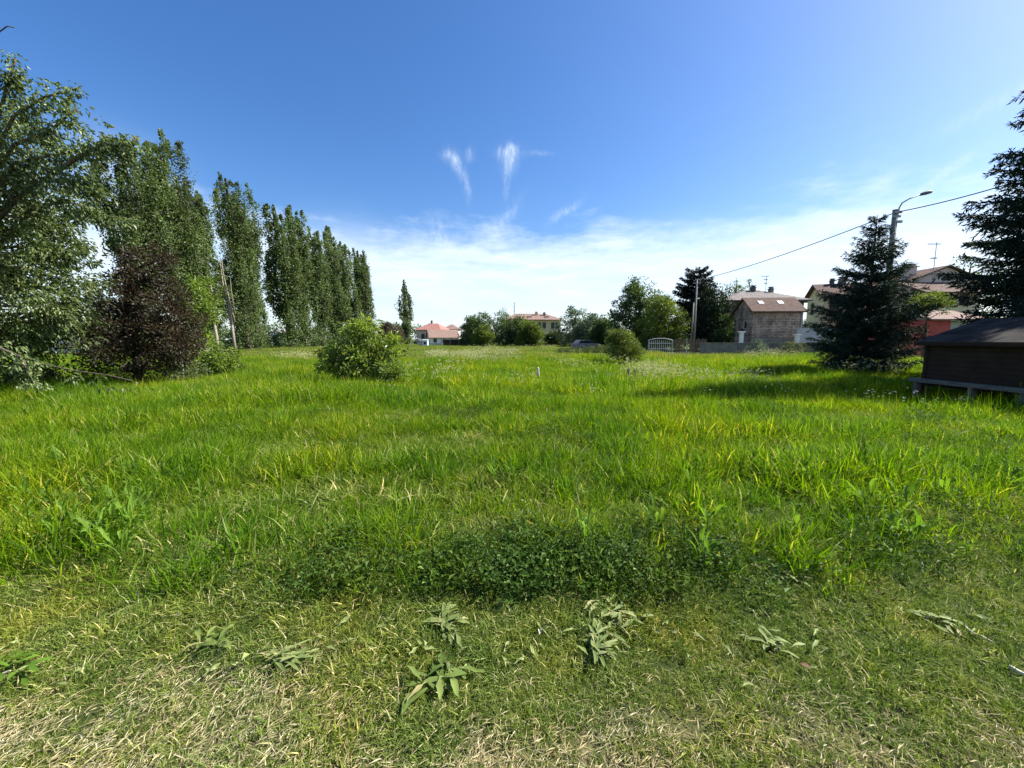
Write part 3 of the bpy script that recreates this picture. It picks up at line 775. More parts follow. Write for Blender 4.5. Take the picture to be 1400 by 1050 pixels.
def build_small():
    dock_plant('wilted dock plant with long pale leaves, left of the two beside the lower centre', 612, 893, 11, .17, .036, 'dock_wilted', 1, 6.283, 1.0)
    dock_plant('half green dock plant lying nearest the bottom edge of the grass', 598, 985, 10, .15, .033, 'dock_dull', 2, 6.283, 0)
    dock_plant('large bleached dock plant right of the centre, many thin curled leaves', 838, 872, 16, .15, .026, 'dock_wilted', 3, 6.283, 0)
    dock_plant('flattened dock plant with a mat of short pale leaves below the large bleached one', 815, 930, 20, .13, .024, 'dock_wilted', 4, 4.0, .3)
    dock_plant('green yellow dock plant with upright leaf on the left of the mown grass', 288, 925, 9, .14, .028, 'dock_dull', 5, 6.283, 0, .6)
    dock_plant('dock plant with thin pale leaves flattened beside the straw patch on the left', 385, 955, 9, .17, .018, 'dock_wilted', 6, 3.0, .3)
    dock_plant('small heap of bleached dock leaves at the edge of the tall grass on the right', 1062, 815, 15, .13, .03, 'dock_wilted', 7, 6.283, 0, .3)
    dock_plant('pale green dock plant growing at the far left bottom edge', 12, 975, 8, .16, .028, 'dock', 8, 3.5, .4, .5)
    dock_plant('pale curled dock leaves lying left of the brown dry leaf on the right', 1058, 930, 7, .12, .02, 'dock_wilted', 9, 6.283, .4)
    dock_plant('pale dock leaves against the dark weeds in the middle', 745, 815, 9, .15, .026, 'dock_wilted', 10, 6.283, .2, .4)
    dock_plant('strip of bleached dock leaves lying in a line on the right', 1262, 882, 9, .15, .022, 'dock_wilted', 11, .9, 5.7, .15)
    # loose cut leaves strewn round the dock plants
    rng = np.random.default_rng(77); src = []
    for k in range(5):
        v, f = long_leaf_geo(np.zeros((1, 3)), np.array([[1., 0, 0]]), [rng.uniform(.07, .13)], [rng.uniform(.014, .028)], [rng.uniform(.1, .5)], rng, .5, .06)
        src.append(source('cut_leaf', v, f, M['dock_wilted']))
    P = []
    for cx, cy, sx, sy, k in ((610, 930, 60, 45, 22), (835, 900, 70, 40, 40), (1060, 825, 40, 14, 12), (330, 935, 90, 22, 18), (1080, 925, 60, 30, 10), (760, 820, 70, 18, 12), (1270, 885, 60, 18, 10), (30, 960, 50, 20, 6)):
        for _ in range(k):
            Y = CH * F / (max(640, cy + rng.normal(0, sy)) - HOR); P.append((GX(cx + rng.normal(0, sx), Y), Y))
    P = np.array(P)
    scatter('cut_leaves', 'loose pale cut leaves strewn over the mown grass', np.stack([P[:, 0], P[:, 1], 0 * P[:, 0] + .036], 1), rng.uniform(.6, 1.1, len(P)), np.ones(len(P)), rng.integers(0, 5, len(P)), src, rng, .15)
    # dry leaves
    def dry_leaf(label, px, py, L, mat, rot, name='dry_leaf'):
        rng = np.random.default_rng(int(px)); Y = CH * F / (py - HOR)
        v, f = long_leaf_geo(np.zeros((1, 3)), np.array([[math.cos(rot), math.sin(rot), 0]]), [L], [L * .55], [.5], rng, .5, .05)
        o = link(name, np_mesh(name, v, f, smooth=True), M[mat], None, (GX(px, Y), Y, .03)); tag(o, label, 'leaf')
    dry_leaf('rust brown dry leaf lying in the mown grass on the right', 1195, 845, .075, 'leaf_brown', .2)
    dry_leaf('pale brown curled leaf near the bottom right', 1106, 970, .06, 'leaf_brown', 2.2)
    dry_leaf('white bleached leaf lying curled between the two pale dock plants', 737, 908, .045, 'leaf_bleached', 1.2)
    dry_leaf('white bleached leaf lying alone on the left of the mown grass', 243, 882, .05, 'leaf_bleached', 1.4)
    dry_leaf('white bleached leaf standing at the tall grass edge on the right', 1036, 803, .05, 'leaf_bleached', 1.7)
    def stick(label, pts, r):
        mb = MB(); w = []
        for px, py in pts:
            Y = CH * F / (py - HOR); w.append((GX(px, Y), Y, .035))
        mb.tube(w, [r, r * .9, r * .7, r * .4][:len(w)], 6)
        tag(mb.build('dry_stick', M['leaf_bleached'], None, True), label, 'stick')
    stick('thin bleached stick lying in the grass on the right', [(1312, 893), (1324, 906), (1338, 912), (1353, 922)], .006)
    stick('thick white stick lying at the right edge of the grass', [(1372, 962), (1385, 971), (1402, 980)], .012)
    # fence stakes in the field
    def stake(label, px, yt, Y, r, lean, mat='wood_post'):
        x = GX(px, Y); z = WZ(yt, Y)
        mb = MB(); rng = np.random.default_rng(int(px))
        mb.tube([(0, 0, -.2), (lean * .4, 0, z * .4), (lean, rng.normal(0, .02), z - .04), (lean, 0, z)], [r, r * .95, r * .9, r * .5], 7)
        o = mb.build('fence_stake', M[mat], None, False, (x, Y, 0)); tag(o, label, 'stake', 'old stakes standing in the field')
    stake('pale split wooden stake standing alone left of the other field stakes', 736, 502, 15.5, .055, -.02, 'wood_pale')
    stake('short dark wooden stake between the pale stake and the shrub', 830, 510, 15.5, .06, .03)
    stake('dark wooden stake left of the pair below the round shrub', 858, 504, 15.8, .06, .03)
    stake('dark wooden stake right of the pair below the round shrub', 869, 505, 15.8, .06, -.04)
    stake('pale square stake under the dark purple leaved tree', 187, 522, 12.2, .04, 0, 'wood_pale')
    stake('thin pale stake in front of the picket fence and utility pole', 938, 464, 30, .03, 0, 'wood_pale')
    # heap of dry twigs beside the stakes
    rng = np.random.default_rng(5); mb = MB()
    for _ in range(70):
        a = rng.uniform(0, 6.283); q = rng.random() * .8; p = np.array([math.cos(a) * q * 1.3, math.sin(a) * q, 0])
        d = rdir(rng, 1)[0]; d[2] = abs(d[2]) * .7; L = rng.uniform(.4, .8)
        mb.tube([p, p + d * L * .5 + np.array([0, 0, .05]), p + d * L], [.012, .009, .004], 4)
    o = mb.build('twig_pile', M['wood_grey'], None, False, (GX(868, 15), 15, 0)); tag(o, 'grey brown heap of dry twigs under the pair of dark stakes', 'twigs')

# ================================================================== trees and shrubs
def build_trees():
    # near tree at the left edge
    def branches(rng, geo, mb):
        bx, by = GX(-70, 10.4), 10.4
        def loc(px, py, Y): return np.array(W(px, py, Y)) - np.array([bx, by, 0])
        for poly, leafy in (
            ([(-40, 330, 10.2), (20, 225, 10), (80, 212, 9.8), (125, 205, 9.6), (160, 190, 9.5)], 1),
            ([(-30, 260, 10.2), (20, 160, 10), (60, 135, 9.8), (108, 122, 9.7)], .7),
            ([(-20, 230, 10.2), (10, 120, 10), (22, 82, 10)], 1),
            ([(-40, 380, 10.2), (40, 290, 10), (90, 275, 9.8), (125, 290, 9.7), (160, 300, 9.6)], .8),
            ([(0, 300, 10), (60, 235, 9.6), (110, 245, 9.4), (135, 262, 9.3)], 1),
            ([(20, 200, 10), (70, 180, 9.7), (105, 150, 9.6)], .8),
            ([(-60, 180, 9.4), (-20, 60, 9.2), (10, 38, 9.1), (21, 40, 9.1)], 0),
            ([(125, 205, 9.6), (160, 202, 9.5), (180, 198, 9.5), (187, 189, 9.5)], .25),
            ([(60, 500, 9.6), (100, 508, 9.4), (150, 515, 9.3), (180, 522, 9.3)], .06),
            ([(-20, 470, 9.8), (30, 490, 9.5), (45, 525, 9.4)], .3),
        ):
            P = np.array([loc(*q) for q in poly]); m = len(P)
            P = np.vstack([[0.0, 0.0, min(3.6, max(.8, P[0][2] - .5))], P]); m += 1
            mb.tube(list(P), [(.05 if leafy > .2 else .014) * (1 - i / m) + .006 for i in range(m)], 5)
            k = int(19 * leafy * m)
            if not k: continue
            t = rng.uniform(.35, 1, k) * (m - 1); i = np.minimum(t.astype(int), m - 2); fr = (t - i)[:, None]
            c = P[i] * (1 - fr) + P[i + 1] * fr + rng.normal(0, .12, (k, 3)) + np.array([0, 0, -.08])
            geo.append(crown_leaves(rng, c, np.full(k, .16), 11, .115, .055, .9, (bx, 0, 4), .1))
    X0, Y0 = GX(-70, 10.4), 10.4
    def E(px, py, Y, rx, ry, rz):
        p = W(px, py, Y); return (p.x - X0, p.y - Y0, p.z, rx, ry, rz)
    broad_tree('cherry_tree', 'tall green leafy tree with drooping leaves at the left edge of the view', 'tree', X0, Y0,
               [E(-50, 330, 10.4, 2.6, 2.4, 3.4), E(-10, 250, 10.4, 1.9, 2.0, 2.3), E(15, 380, 10.6, 1.5, 1.8, 1.9), E(35, 465, 11.2, 1.6, 1.5, 1.2), E(95, 470, 12.2, 1.1, 1.0, 1.0), E(50, 350, 11.6, 1.2, 1.2, 1.3), E(-30, 140, 10.2, 1.0, 1.4, 1.0), E(70, 430, 11.0, .8, 1.0, 1.2)],
               1.2, .22, 500, .38, 74, .12, .055, 'cherry_leaf', seed=3, droop=.9, nlimb=50, extra=branches)
    # dark purple leaved tree
    X1, Y1 = GX(190, 13.4), 13.4
    def E1(px, py, rx, rz, Y=13.4):
        p = W(px, py, Y); return (p.x - X1, p.y - Y1, p.z, rx, rx * .95, rz)
    broad_tree('purple_plum_tree', 'dark purple brown leaved tree reaching down to the grass', 'tree', X1, Y1,
               [E1(205, 375, .95, 1.0), E1(190, 430, 1.75, 1.35), E1(185, 480, 1.85, 1.0), E1(150, 455, 1.2, 1.0), E1(240, 470, 1.2, 1.1), E1(235, 420, .8, .9), E1(180, 390, .7, .7), E1(215, 350, .55, .55)],
               .7, .12, 330, .36, 62, .10, .055, 'plum_leaf', 'dark_bark', seed=8, droop=.25, nlimb=40)
    # sapling and shrubs to its right
    X2, Y2 = GX(283, 17.5), 17.5
    broad_tree('maple_sapling', 'slender yellow green sapling behind the purple tree', 'tree', X2, Y2,
               [(0, 0, 3.4, .7, .7, 1.0), (.15, 0, 2.3, .85, .8, .9), (-.2, 0, 1.4, .8, .7, .7)], .6, .06, 85, .3, 40, .13, .085, 'lime_leaf', 'pale_bark', seed=12, nlimb=20)
    X3, Y3 = GX(308, 16), 16
    broad_tree('green_bush', 'low bright green bush right of the purple tree', 'bush', X3, Y3,
               [(0, 0, .7, .75, .7, .65), (-.8, .1, .55, .7, .6, .5), (.45, -.1, .35, .45, .4, .35)], .1, .03, 80, .24, 40, .10, .06, 'lime_leaf', 'pale_bark', seed=13, nlimb=24)
    broad_tree('undergrowth_shrub', 'pale twiggy shrub at the foot of the purple tree on its right', 'bush', GX(252, 13.6), 13.6,
               [(0, 0, .55, .75, .6, .5), (-.5, .2, .7, .5, .5, .5)], .1, .025, 60, .22, 34, .085, .045, 'olive_leaf', 'pale_bark', seed=14, nlimb=40)
    broad_tree('undergrowth_shrub', 'low scruffy bush under the left tree beside the grass', 'bush', GX(35, 12.6), 12.6,
               [(0, 0, .4, 1.0, .6, .4), (-.9, .2, .35, .7, .5, .35), (.8, 0, .3, .5, .4, .3)], .1, .025, 70, .22, 36, .085, .045, 'olive_leaf', 'pale_bark', seed=15, nlimb=30)
    # poplar row
    rows_ = [(210, 40, 20.6, 2.9, 'nearest poplar of the row, behind the left tree and purple tree', 1),
             (258, 44, 23.6, 3.3, 'tallest looking poplar, second of the row, with a jagged leaning top', 2),
             (287, 48, 19.5, 2.2, 'shorter poplar in the gap between the two tallest poplars', 3),
             (340, 53, 23.6, 3.0, 'poplar with twin pointed tops right of the gap', 4),
             (352, 58, 19.0, 2.2, 'smaller poplar close behind the twin topped poplar', 5),
             (398, 65, 23.2, 3.2, 'poplar with a broad flat crown in the middle of the row', 6),
             (419, 70, 24.4, 2.8, 'poplar with two thin spikes at its top, middle of the row', 7),
             (441, 77, 23.4, 2.9, 'narrow poplar just right of the two thin spikes', 8),
             (462, 84, 25.0, 3.4, 'rounded poplar near the far end of the row', 9),
             (480, 91, 23.4, 3.0, 'poplar second from the far end of the row', 10),
             (504, 97, 23.8, 3.0, 'farthest poplar of the row, standing at its right end', 11)]
    for px, Y, H, wd, lb, sd in rows_:
        poplar(GX(px, Y), Y, H, wd, lb, 100 + sd, nl=int(42000 if Y < 60 else 25000), size=.19 if Y < 60 else .26)
    poplar(GX(556, 108), 108, 18.6, 2.1, 'single narrow poplar standing apart right of the row', 130, nl=8000, size=.3, lean=-.01, K=13, group=None)
    # pale bare trunk in front of the row
    def fork(rng, geo, mb):
        b = np.array([X4, Y4, 0])
        for poly in (([(321, 440, Y4), (312, 405, Y4), (305, 372, Y4), (303, 352, Y4)]), ([(320, 425, Y4), (316, 395, Y4), (315, 380, Y4)])):
            mb.tube([np.array(W(*q)) - b for q in poly], ([.11, .08, .05, .02] if len(poly) > 3 else [.06, .045, .015])[:len(poly)], 6)
    X4, Y4 = GX(322, 46), 46
    broad_tree('bare_trunk_tree', 'pale forked trunk of a thin half bare tree before the poplar row', 'tree', X4, Y4,
               [(-1.3, 0, 9.5, .8, .8, 1.6), (-.5, .2, 7.0, .7, .6, 1.0)], 3, .15, 26, .4, 30, .2, .15, 'poplar_leaf', 'pale_bark', seed=21, nlimb=6, lean=(-.9, 0), extra=fork)
    broad_tree('bare_trunk_tree', 'thin pale trunk left of the forked bare tree', 'tree', GX(298, 44), 44,
               [(-.2, 0, 6.5, .9, .9, 2.4)], 2, .17, 40, .42, 34, .2, .15, 'sunny_leaf', 'pale_bark', seed=22, nlimb=6, lean=(-.3, 0))
    # walnut bush in the middle
    X5, Y5 = GX(492, 14), 14
    broad_tree('walnut_bush', 'rounded light green bush with long leaves standing in the meadow', 'bush', X5, Y5,
               [(0, 0, 1.25, 1.1, .95, .85), (.15, 0, 1.95, .5, .5, .4), (-.85, 0, .8, .8, .7, .65), (.85, 0, .95, .75, .6, .7), (1.2, .1, 1.5, .4, .35, .32), (.1, -.1, .5, 1.2, .8, .45)],
               .2, .045, 165, .25, 40, .18, .055, 'walnut_leaf', 'bark', seed=31, droop=.35, nlimb=45)
    broad_tree('weed_bush', 'low lime green bush at the right foot of the larger walnut bush', 'bush', GX(540, 13.2), 13.2,
               [(0, 0, .45, .5, .45, .42), (-.35, 0, .4, .4, .4, .35)], .1, .02, 46, .2, 34, .09, .05, 'lime_leaf', 'pale_bark', seed=32, nlimb=20)
    # round shrub by the stakes
    broad_tree('round_shrub', 'round olive green shrub standing above the dark stakes', 'bush', GX(853, 23), 23,
               [(0, 0, 1.1, 1.0, .9, .95), (-.35, 0, 1.65, .65, .6, .55), (.45, 0, .75, .7, .6, .65)], .2, .06, 230, .28, 48, .085, .05, 'sunny_leaf', 'bark', seed=33, nlimb=20)
    broad_tree('low_scrub', 'low olive scrub bank left of the round shrub', 'bush', GX(800, 40), 40,
               [(0, 0, .4, 2.0, .8, .5), (-1.9, 0, .35, 1.4, .7, .4), (2.0, 0, .5, 1.4, .8, .6)], .1, .03, 110, .4, 34, .13, .07, 'olive_leaf', 'bark', seed=34, nlimb=12)
    # far trees, left to right
    def far(px, Y, top, rx, leaf, label, seed, name='leafy_tree', group='trees along the far side of the field', n=170, cr=.85, per=44, L=.3, base=.25):
        h = WZ(top - 3, Y); x = GX(px, Y)
        rng = np.random.default_rng(seed)
        ells = [(0, 0, h * .62, rx * .7, rx * .7, h * .36), (-rx * .45, .3, h * .45, rx * .6, rx * .6, h * .3), (rx * .45, -.3, h * .48, rx * .6, rx * .6, h * .32), (rng.normal(0, .2) * rx, 0, h * .82, rx * .38, rx * .4, h * .16), (0, 0, h * .3, rx * .9, rx * .75, h * .26), (-rx * .3, 0, h * .14, rx * .75, rx * .6, h * .13), (rx * .4, 0, h * .13, rx * .65, rx * .6, h * .12)]
        broad_tree(name, label, 'tree', x, Y, ells, h * base, .03 * h, n, cr, per, L, L * .7, leaf, 'bark', seed, .2, group, 14)
    far(533, 104, 441, 3.6, 'brown_leaf', 'reddish brown tree between the poplar row and the lone poplar', 41)
    far(645, 92, 434, 2.8, 'mid_leaf', 'leftmost dark green tree right of the red roofed houses', 42)
    far(657, 90, 428, 3.6, 'mid_leaf', 'taller green tree second from the red roofed houses', 43)
    far(660, 82, 446, 2.2, 'sunny_leaf', 'small light green tree in front of the trees right of the red roofs', 44)
    far(692, 86, 426, 4.3, 'mid_leaf', 'large dark green round tree left of the ochre building', 45, n=150)
    far(712, 84, 436, 3.0, 'mid_leaf', 'dark tree against the left end of the ochre building', 46)
    far(724, 80, 440, 2.6, 'sunny_leaf', 'light green tree hiding the middle of the ochre building', 47)
    far(757, 84, 457, 1.8, 'olive_leaf', 'low tree below the windows of the ochre building', 48)
    far(785, 78, 422, 3.9, 'silver_leaf', 'silvery green tree right of the ochre building', 49, n=140)
    far(806, 72, 432, 3.2, 'silver_leaf', 'pale green tree between the silvery tree and the big broad tree', 50)
    far(826, 66, 436, 2.6, 'mid_leaf', 'small green tree left of the big broad tree', 51)
    far(872, 57, 382, 4.3, 'mid_leaf', 'big broad dark green tree near the gate', 52, n=430, cr=.8, per=52, L=.24)
    far(905, 52, 405, 3.3, 'sunny_leaf', 'lighter green tree in front of the big broad tree', 53, n=330, cr=.7, per=52, L=.2)
    far(971, 53, 387, 2.9, 'dark_leaf', 'very dark tree left of the stone house', 54, n=300, cr=.7, per=50, L=.22)
    far(962, 56, 404, 2.8, 'dark_leaf', 'dark tree behind the utility pole', 55, n=170, cr=.7, per=46, L=.22)
    far(992, 51, 428, 1.3, 'mid_leaf', 'narrow green tree beside the left wall of the stone house', 56, n=80, L=.2)
    far(1000, 88, 380, 4.8, 'mid_leaf', 'grey green tree rising behind the dark trees', 57, n=150)
    far(1022, 92, 384, 4.0, 'mid_leaf', 'green tree top behind the roof of the stone house', 58, n=110)
    far(1098, 62, 440, 1.3, 'dark_leaf', 'dark slim shrub between the stone house and the yellow house', 59, n=60, L=.18, cr=.5)
    far(1310, 60, 352, 5.2, 'mid_leaf', 'dark tree behind the pink gabled house', 60, n=120)
    far(1262, 62, 366, 3.4, 'dark_leaf', 'dark tree crown left of the pink gable', 61, n=90)
    X6, Y6 = HX(1268, 430, 28), 28
    broad_tree('garden_tree', 'sunlit yellow green tree before the pink gabled house', 'tree', X6, Y6,
               [(0, 0, 4.2, 1.25, 1.1, .75), (-.8, 0, 3.7, .8, .7, .55), (.8, .1, 4.0, .7, .6, .55)], 2.4, .08, 95, .36, 40, .13, .09, 'sunny_leaf', 'bark', seed=62, nlimb=24)
    far(140, 62, 395, 4.0, 'mid_leaf', 'green tree seen through the gap left of the purple tree', 63, n=90)
    far(60, 55, 405, 4.5, 'mid_leaf', 'green tree behind the foliage of the left tree', 64, n=90)
    far(1150, 26, 455, 1.3, 'mid_leaf', 'green bush left of the dark spruce', 65, name='green_bush', group=None, n=60, cr=.35, per=36, L=.1, base=.1)
    far(1215, 19.5, 480, 1.1, 'sunny_leaf', 'low green bush at the right foot of the spruce', 66, name='green_bush', group=None, n=60, cr=.3, per=36, L=.08, base=.1)
    far(1085, 38, 470, 1.2, 'olive_leaf', 'leafy bush before the low wall right of the stone house', 67, name='green_bush', group=None, n=55, cr=.3, per=34, L=.1, base=.1)
    far(1035, 38.5, 466, .9, 'silver_leaf', 'pale twiggy bush before the low wall under the stone house', 68, name='green_bush', group=None, n=40, cr=.26, per=26, L=.09, base=.1)
    # far belt of trees that closes the view, and the hedge along the left of the field
    def belt(name, label, pts, n, hlo, hhi, cr, per, L, leaf, seed):
        rng = np.random.default_rng(seed); P = np.array(pts, float); seg = np.linalg.norm(np.diff(P, axis=0), axis=1); cum = np.r_[0, np.cumsum(seg)]
        t = rng.random(n) * cum[-1]; x = np.interp(t, cum, P[:, 0]); y = np.interp(t, cum, P[:, 1])
        top = (hlo + (hhi - hlo) * np.clip(.5 + .8 * fbm(t, 0 * t, seed, .06), 0, 1)) * rng.random(n) ** .6
        c = np.stack([x + rng.normal(0, cr, n), y + rng.normal(0, cr * 1.5, n), np.maximum(.2, top)], 1)
        v, f = crown_leaves(rng, c, rng.uniform(.6, 1.3, n) * cr, per, L, L * .7, .2, (P[:, 0].mean(), P[:, 1].mean(), -20))
        o = link(name, np_mesh(name, v, f), M[leaf]); tag(o, label, 'trees', None, 'stuff')
    belt('far_wood', 'low far belt of trees along the horizon', [(-230, 110), (-170, 165), (-60, 190), (60, 195), (150, 150), (190, 90)], 1900, 3.5, 8.5, 2.0, 26, .9, 'mid_leaf', 90)
    belt('far_scrub', 'low scrub and hedge along the far edge of the field', [(-62, 118), (-30, 121), (0, 112), (20, 92), (24, 66)], 420, .9, 2.2, .7, 26, .32, 'olive_leaf', 91)
    belt('left_hedge', 'dark undergrowth behind the row of poplars', [(-58, 38), (-48, 60), (-44, 90), (-40, 112)], 620, 1.0, 3.2, .8, 30, .3, 'mid_leaf', 92)
    # conifers
    H = WZ(292, 18)
    conifer('spruce_tree', 'dark blue green spruce standing alone before the street lamp', HX(1199, 300, 18), 18, H, lambda z: (2.05 * min(1, (H - z) / (H * .66)) ** .95 + .05) * (.75 + .25 * min(1, z / 1.2)), .15, 26, 7, 'needle', 71, dens=1.35, droop=.18, up=.30)
    conifer('fir_tree', 'huge dark fir with sweeping branches at the right edge behind the shed', 20.1, 13.3, 17.9, lambda z: min(3.75 + .03 * z, (17.9 - z) * .31), .7, 38, 11, 'needle', 72, nl=.2, nw=.05, droop=.30, up=.26, dens=1.0, twig=.3)
    Hc = WZ(365, 56)
    conifer('cedar_tree', 'dark cedar with a flat spreading top behind the utility pole', GX(948, 56), 56, Hc, lambda z: 2.9 * min(1, ((Hc - z) / (Hc * .35)) ** .45) + .15, Hc * .25, 13, 7, 'needle_far', 73, nl=.36, nw=.12, droop=.05, up=.15, dens=.45)

# ================================================================== buildings
def window(parent, face, u, z, w, h, D, shutters=None, frame='frame_white'):
    """face: front (y = 0, looks to -y), left (x = 0, looks to -x), right (x = D)"""
    def pt(a, o, c): return {'front': (a, -o, c), 'left': (-o, a, c), 'right': (D + o, a, c)}[face]
    def bx(mb, a0, a1, o0, o1, c0, c1):
        p, q = pt(a0, o0, c0), pt(a1, o1, c1)
        mb.box(tuple(map(min, p, q)), tuple(map(max, p, q)))
    mb = MB(); t = .07
    bx(mb, u - w / 2, u - w / 2 + t, .004, .05, z, z + h); bx(mb, u + w / 2 - t, u + w / 2, .004, .05, z, z + h)
    bx(mb, u - w / 2 + t, u + w / 2 - t, .004, .05, z, z + t); bx(mb, u - w / 2 + t, u + w / 2 - t, .004, .05, z + h - t, z + h)
    bx(mb, u - t * .4, u + t * .4, .004, .045, z + t, z + h - t)
    o = mb.build('window', M[frame], parent)
    g = MB(); bx(g, u - w / 2 + t, u + w / 2 - t, .003, .02, z + t, z + h - t); g.build('pane', M['glass'], o)
    s = MB(); bx(s, u - w / 2 - .1, u + w / 2 + .1, .004, .14, z - .1, z - .003); s.build('sill', M['sill'], o)
    if shutters:
        for sg in (-1, 1):
            c = u + sg * (w * .25 if shutters[1] else w * .78)
            q = MB()
            o0 = .054 if shutters[1] else .006
            bx(q, c - w * .245, c + w * .245, o0, o0 + .045, z + .01, z + h - .01)
            for k in range(int(h / .12)):
                bx(q, c - w * .2, c + w * .2, o0 + .045, o0 + .06, z + .06 + k * .12, z + .11 + k * .12)
            q.build('shutter', M[shutters[0]], o)
    return o

def house(name, label, loc, rz, w, d, he, hr, wall, roof, ridge='x', ov=.5, hip=0.0, group=None):
    root = empty(name, loc, rz); tag(root, label, 'house', group)
    mb = MB()
    if hip:
        mb.box((0, 0, -.2), (w, d, he))
    elif ridge == 'x': mb.prism([(0, -.2), (d, -.2), (d, he), (d / 2, hr), (0, he)], 'x', 0, w)
    else: mb.prism([(0, -.2), (w, -.2), (w, he), (w / 2, hr), (0, he)], 'y', 0, d)
    mb.build('wall', M[wall], root)
    r = MB(); t = .16; up = .18
    if hip:
        e = he + .02
        a, b, c, f = (-ov, -ov, e), (w + ov, -ov, e), (w + ov, d + ov, e), (-ov, d + ov, e)
        p, q = (hip, d / 2, hr), (w - hip, d / 2, hr)
        k = len(r.v); r.v += [a, b, c, f, p, q, (a[0], a[1], e - t), (b[0], b[1], e - t), (c[0], c[1], e - t), (f[0], f[1], e - t)]
        r.f += [(k, k + 1, k + 5, k + 4), (k + 1, k + 2, k + 5), (k + 2, k + 3, k + 4, k + 5), (k + 3, k, k + 4), (k + 6, k + 9, k + 8, k + 7),
                (k, k + 6, k + 7, k + 1), (k + 1, k + 7, k + 8, k + 2), (k + 2, k + 8, k + 9, k + 3), (k + 3, k + 9, k + 6, k)]
    else:
        span = d if ridge == 'x' else w
        sl = (hr - he) / (span / 2); eo = he - sl * ov + up
        prof = [(-ov, eo), (span / 2, hr + up), (span + ov, eo), (span + ov, eo - t), (span / 2, hr + up - t), (-ov, eo - t)]
        r.prism(prof, 'x' if ridge == 'x' else 'y', -ov * .8, (w if ridge == 'x' else d) + ov * .8)
    ro = r.build('roof', M[roof], root)
    return root, ro

def chimney(parent, x, y, z0, z1, s=.5, mat='wall_concrete'):
    mb = MB(); mb.box((x - s / 2, y - s / 2, z0), (x + s / 2, y + s / 2, z1)); mb.box((x - s * .65, y - s * .65, z1 + .002), (x + s * .65, y + s * .65, z1 + .1))
    mb.box((x - s * .4, y - s * .4, z1 + .102), (x + s * .4, y + s * .4, z1 + .3)); mb.box((x - s * .6, y - s * .6, z1 + .302), (x + s * .6, y + s * .6, z1 + .36))
    return mb.build('chimney', M[mat], parent)

def antenna(label, x, y, z0, z1, w, name='roof_antenna'):
    mb = MB(); mb.tube([(0, 0, 0), (0, 0, z1 - z0)], .03, 6); h = z1 - z0
    for k, zz in enumerate((h * .97, h * .75, h * .5)):
        ww = w * (1, .5, .35)[k]
        mb.tube([(-ww, 0, zz), (ww * .5, 0, zz)], .02, 5)
        for q in range(6):
            xx = -ww + q * ww * .28; mb.tube([(xx, -.25, zz), (xx, .25, zz)], .012, 4); mb.tube([(xx, 0, zz - .12), (xx, 0, zz + .12)], .012, 4)
    o = mb.build(name, M['metal_grey'], None, False, (x, y, z0)); tag(o, label, 'antenna')

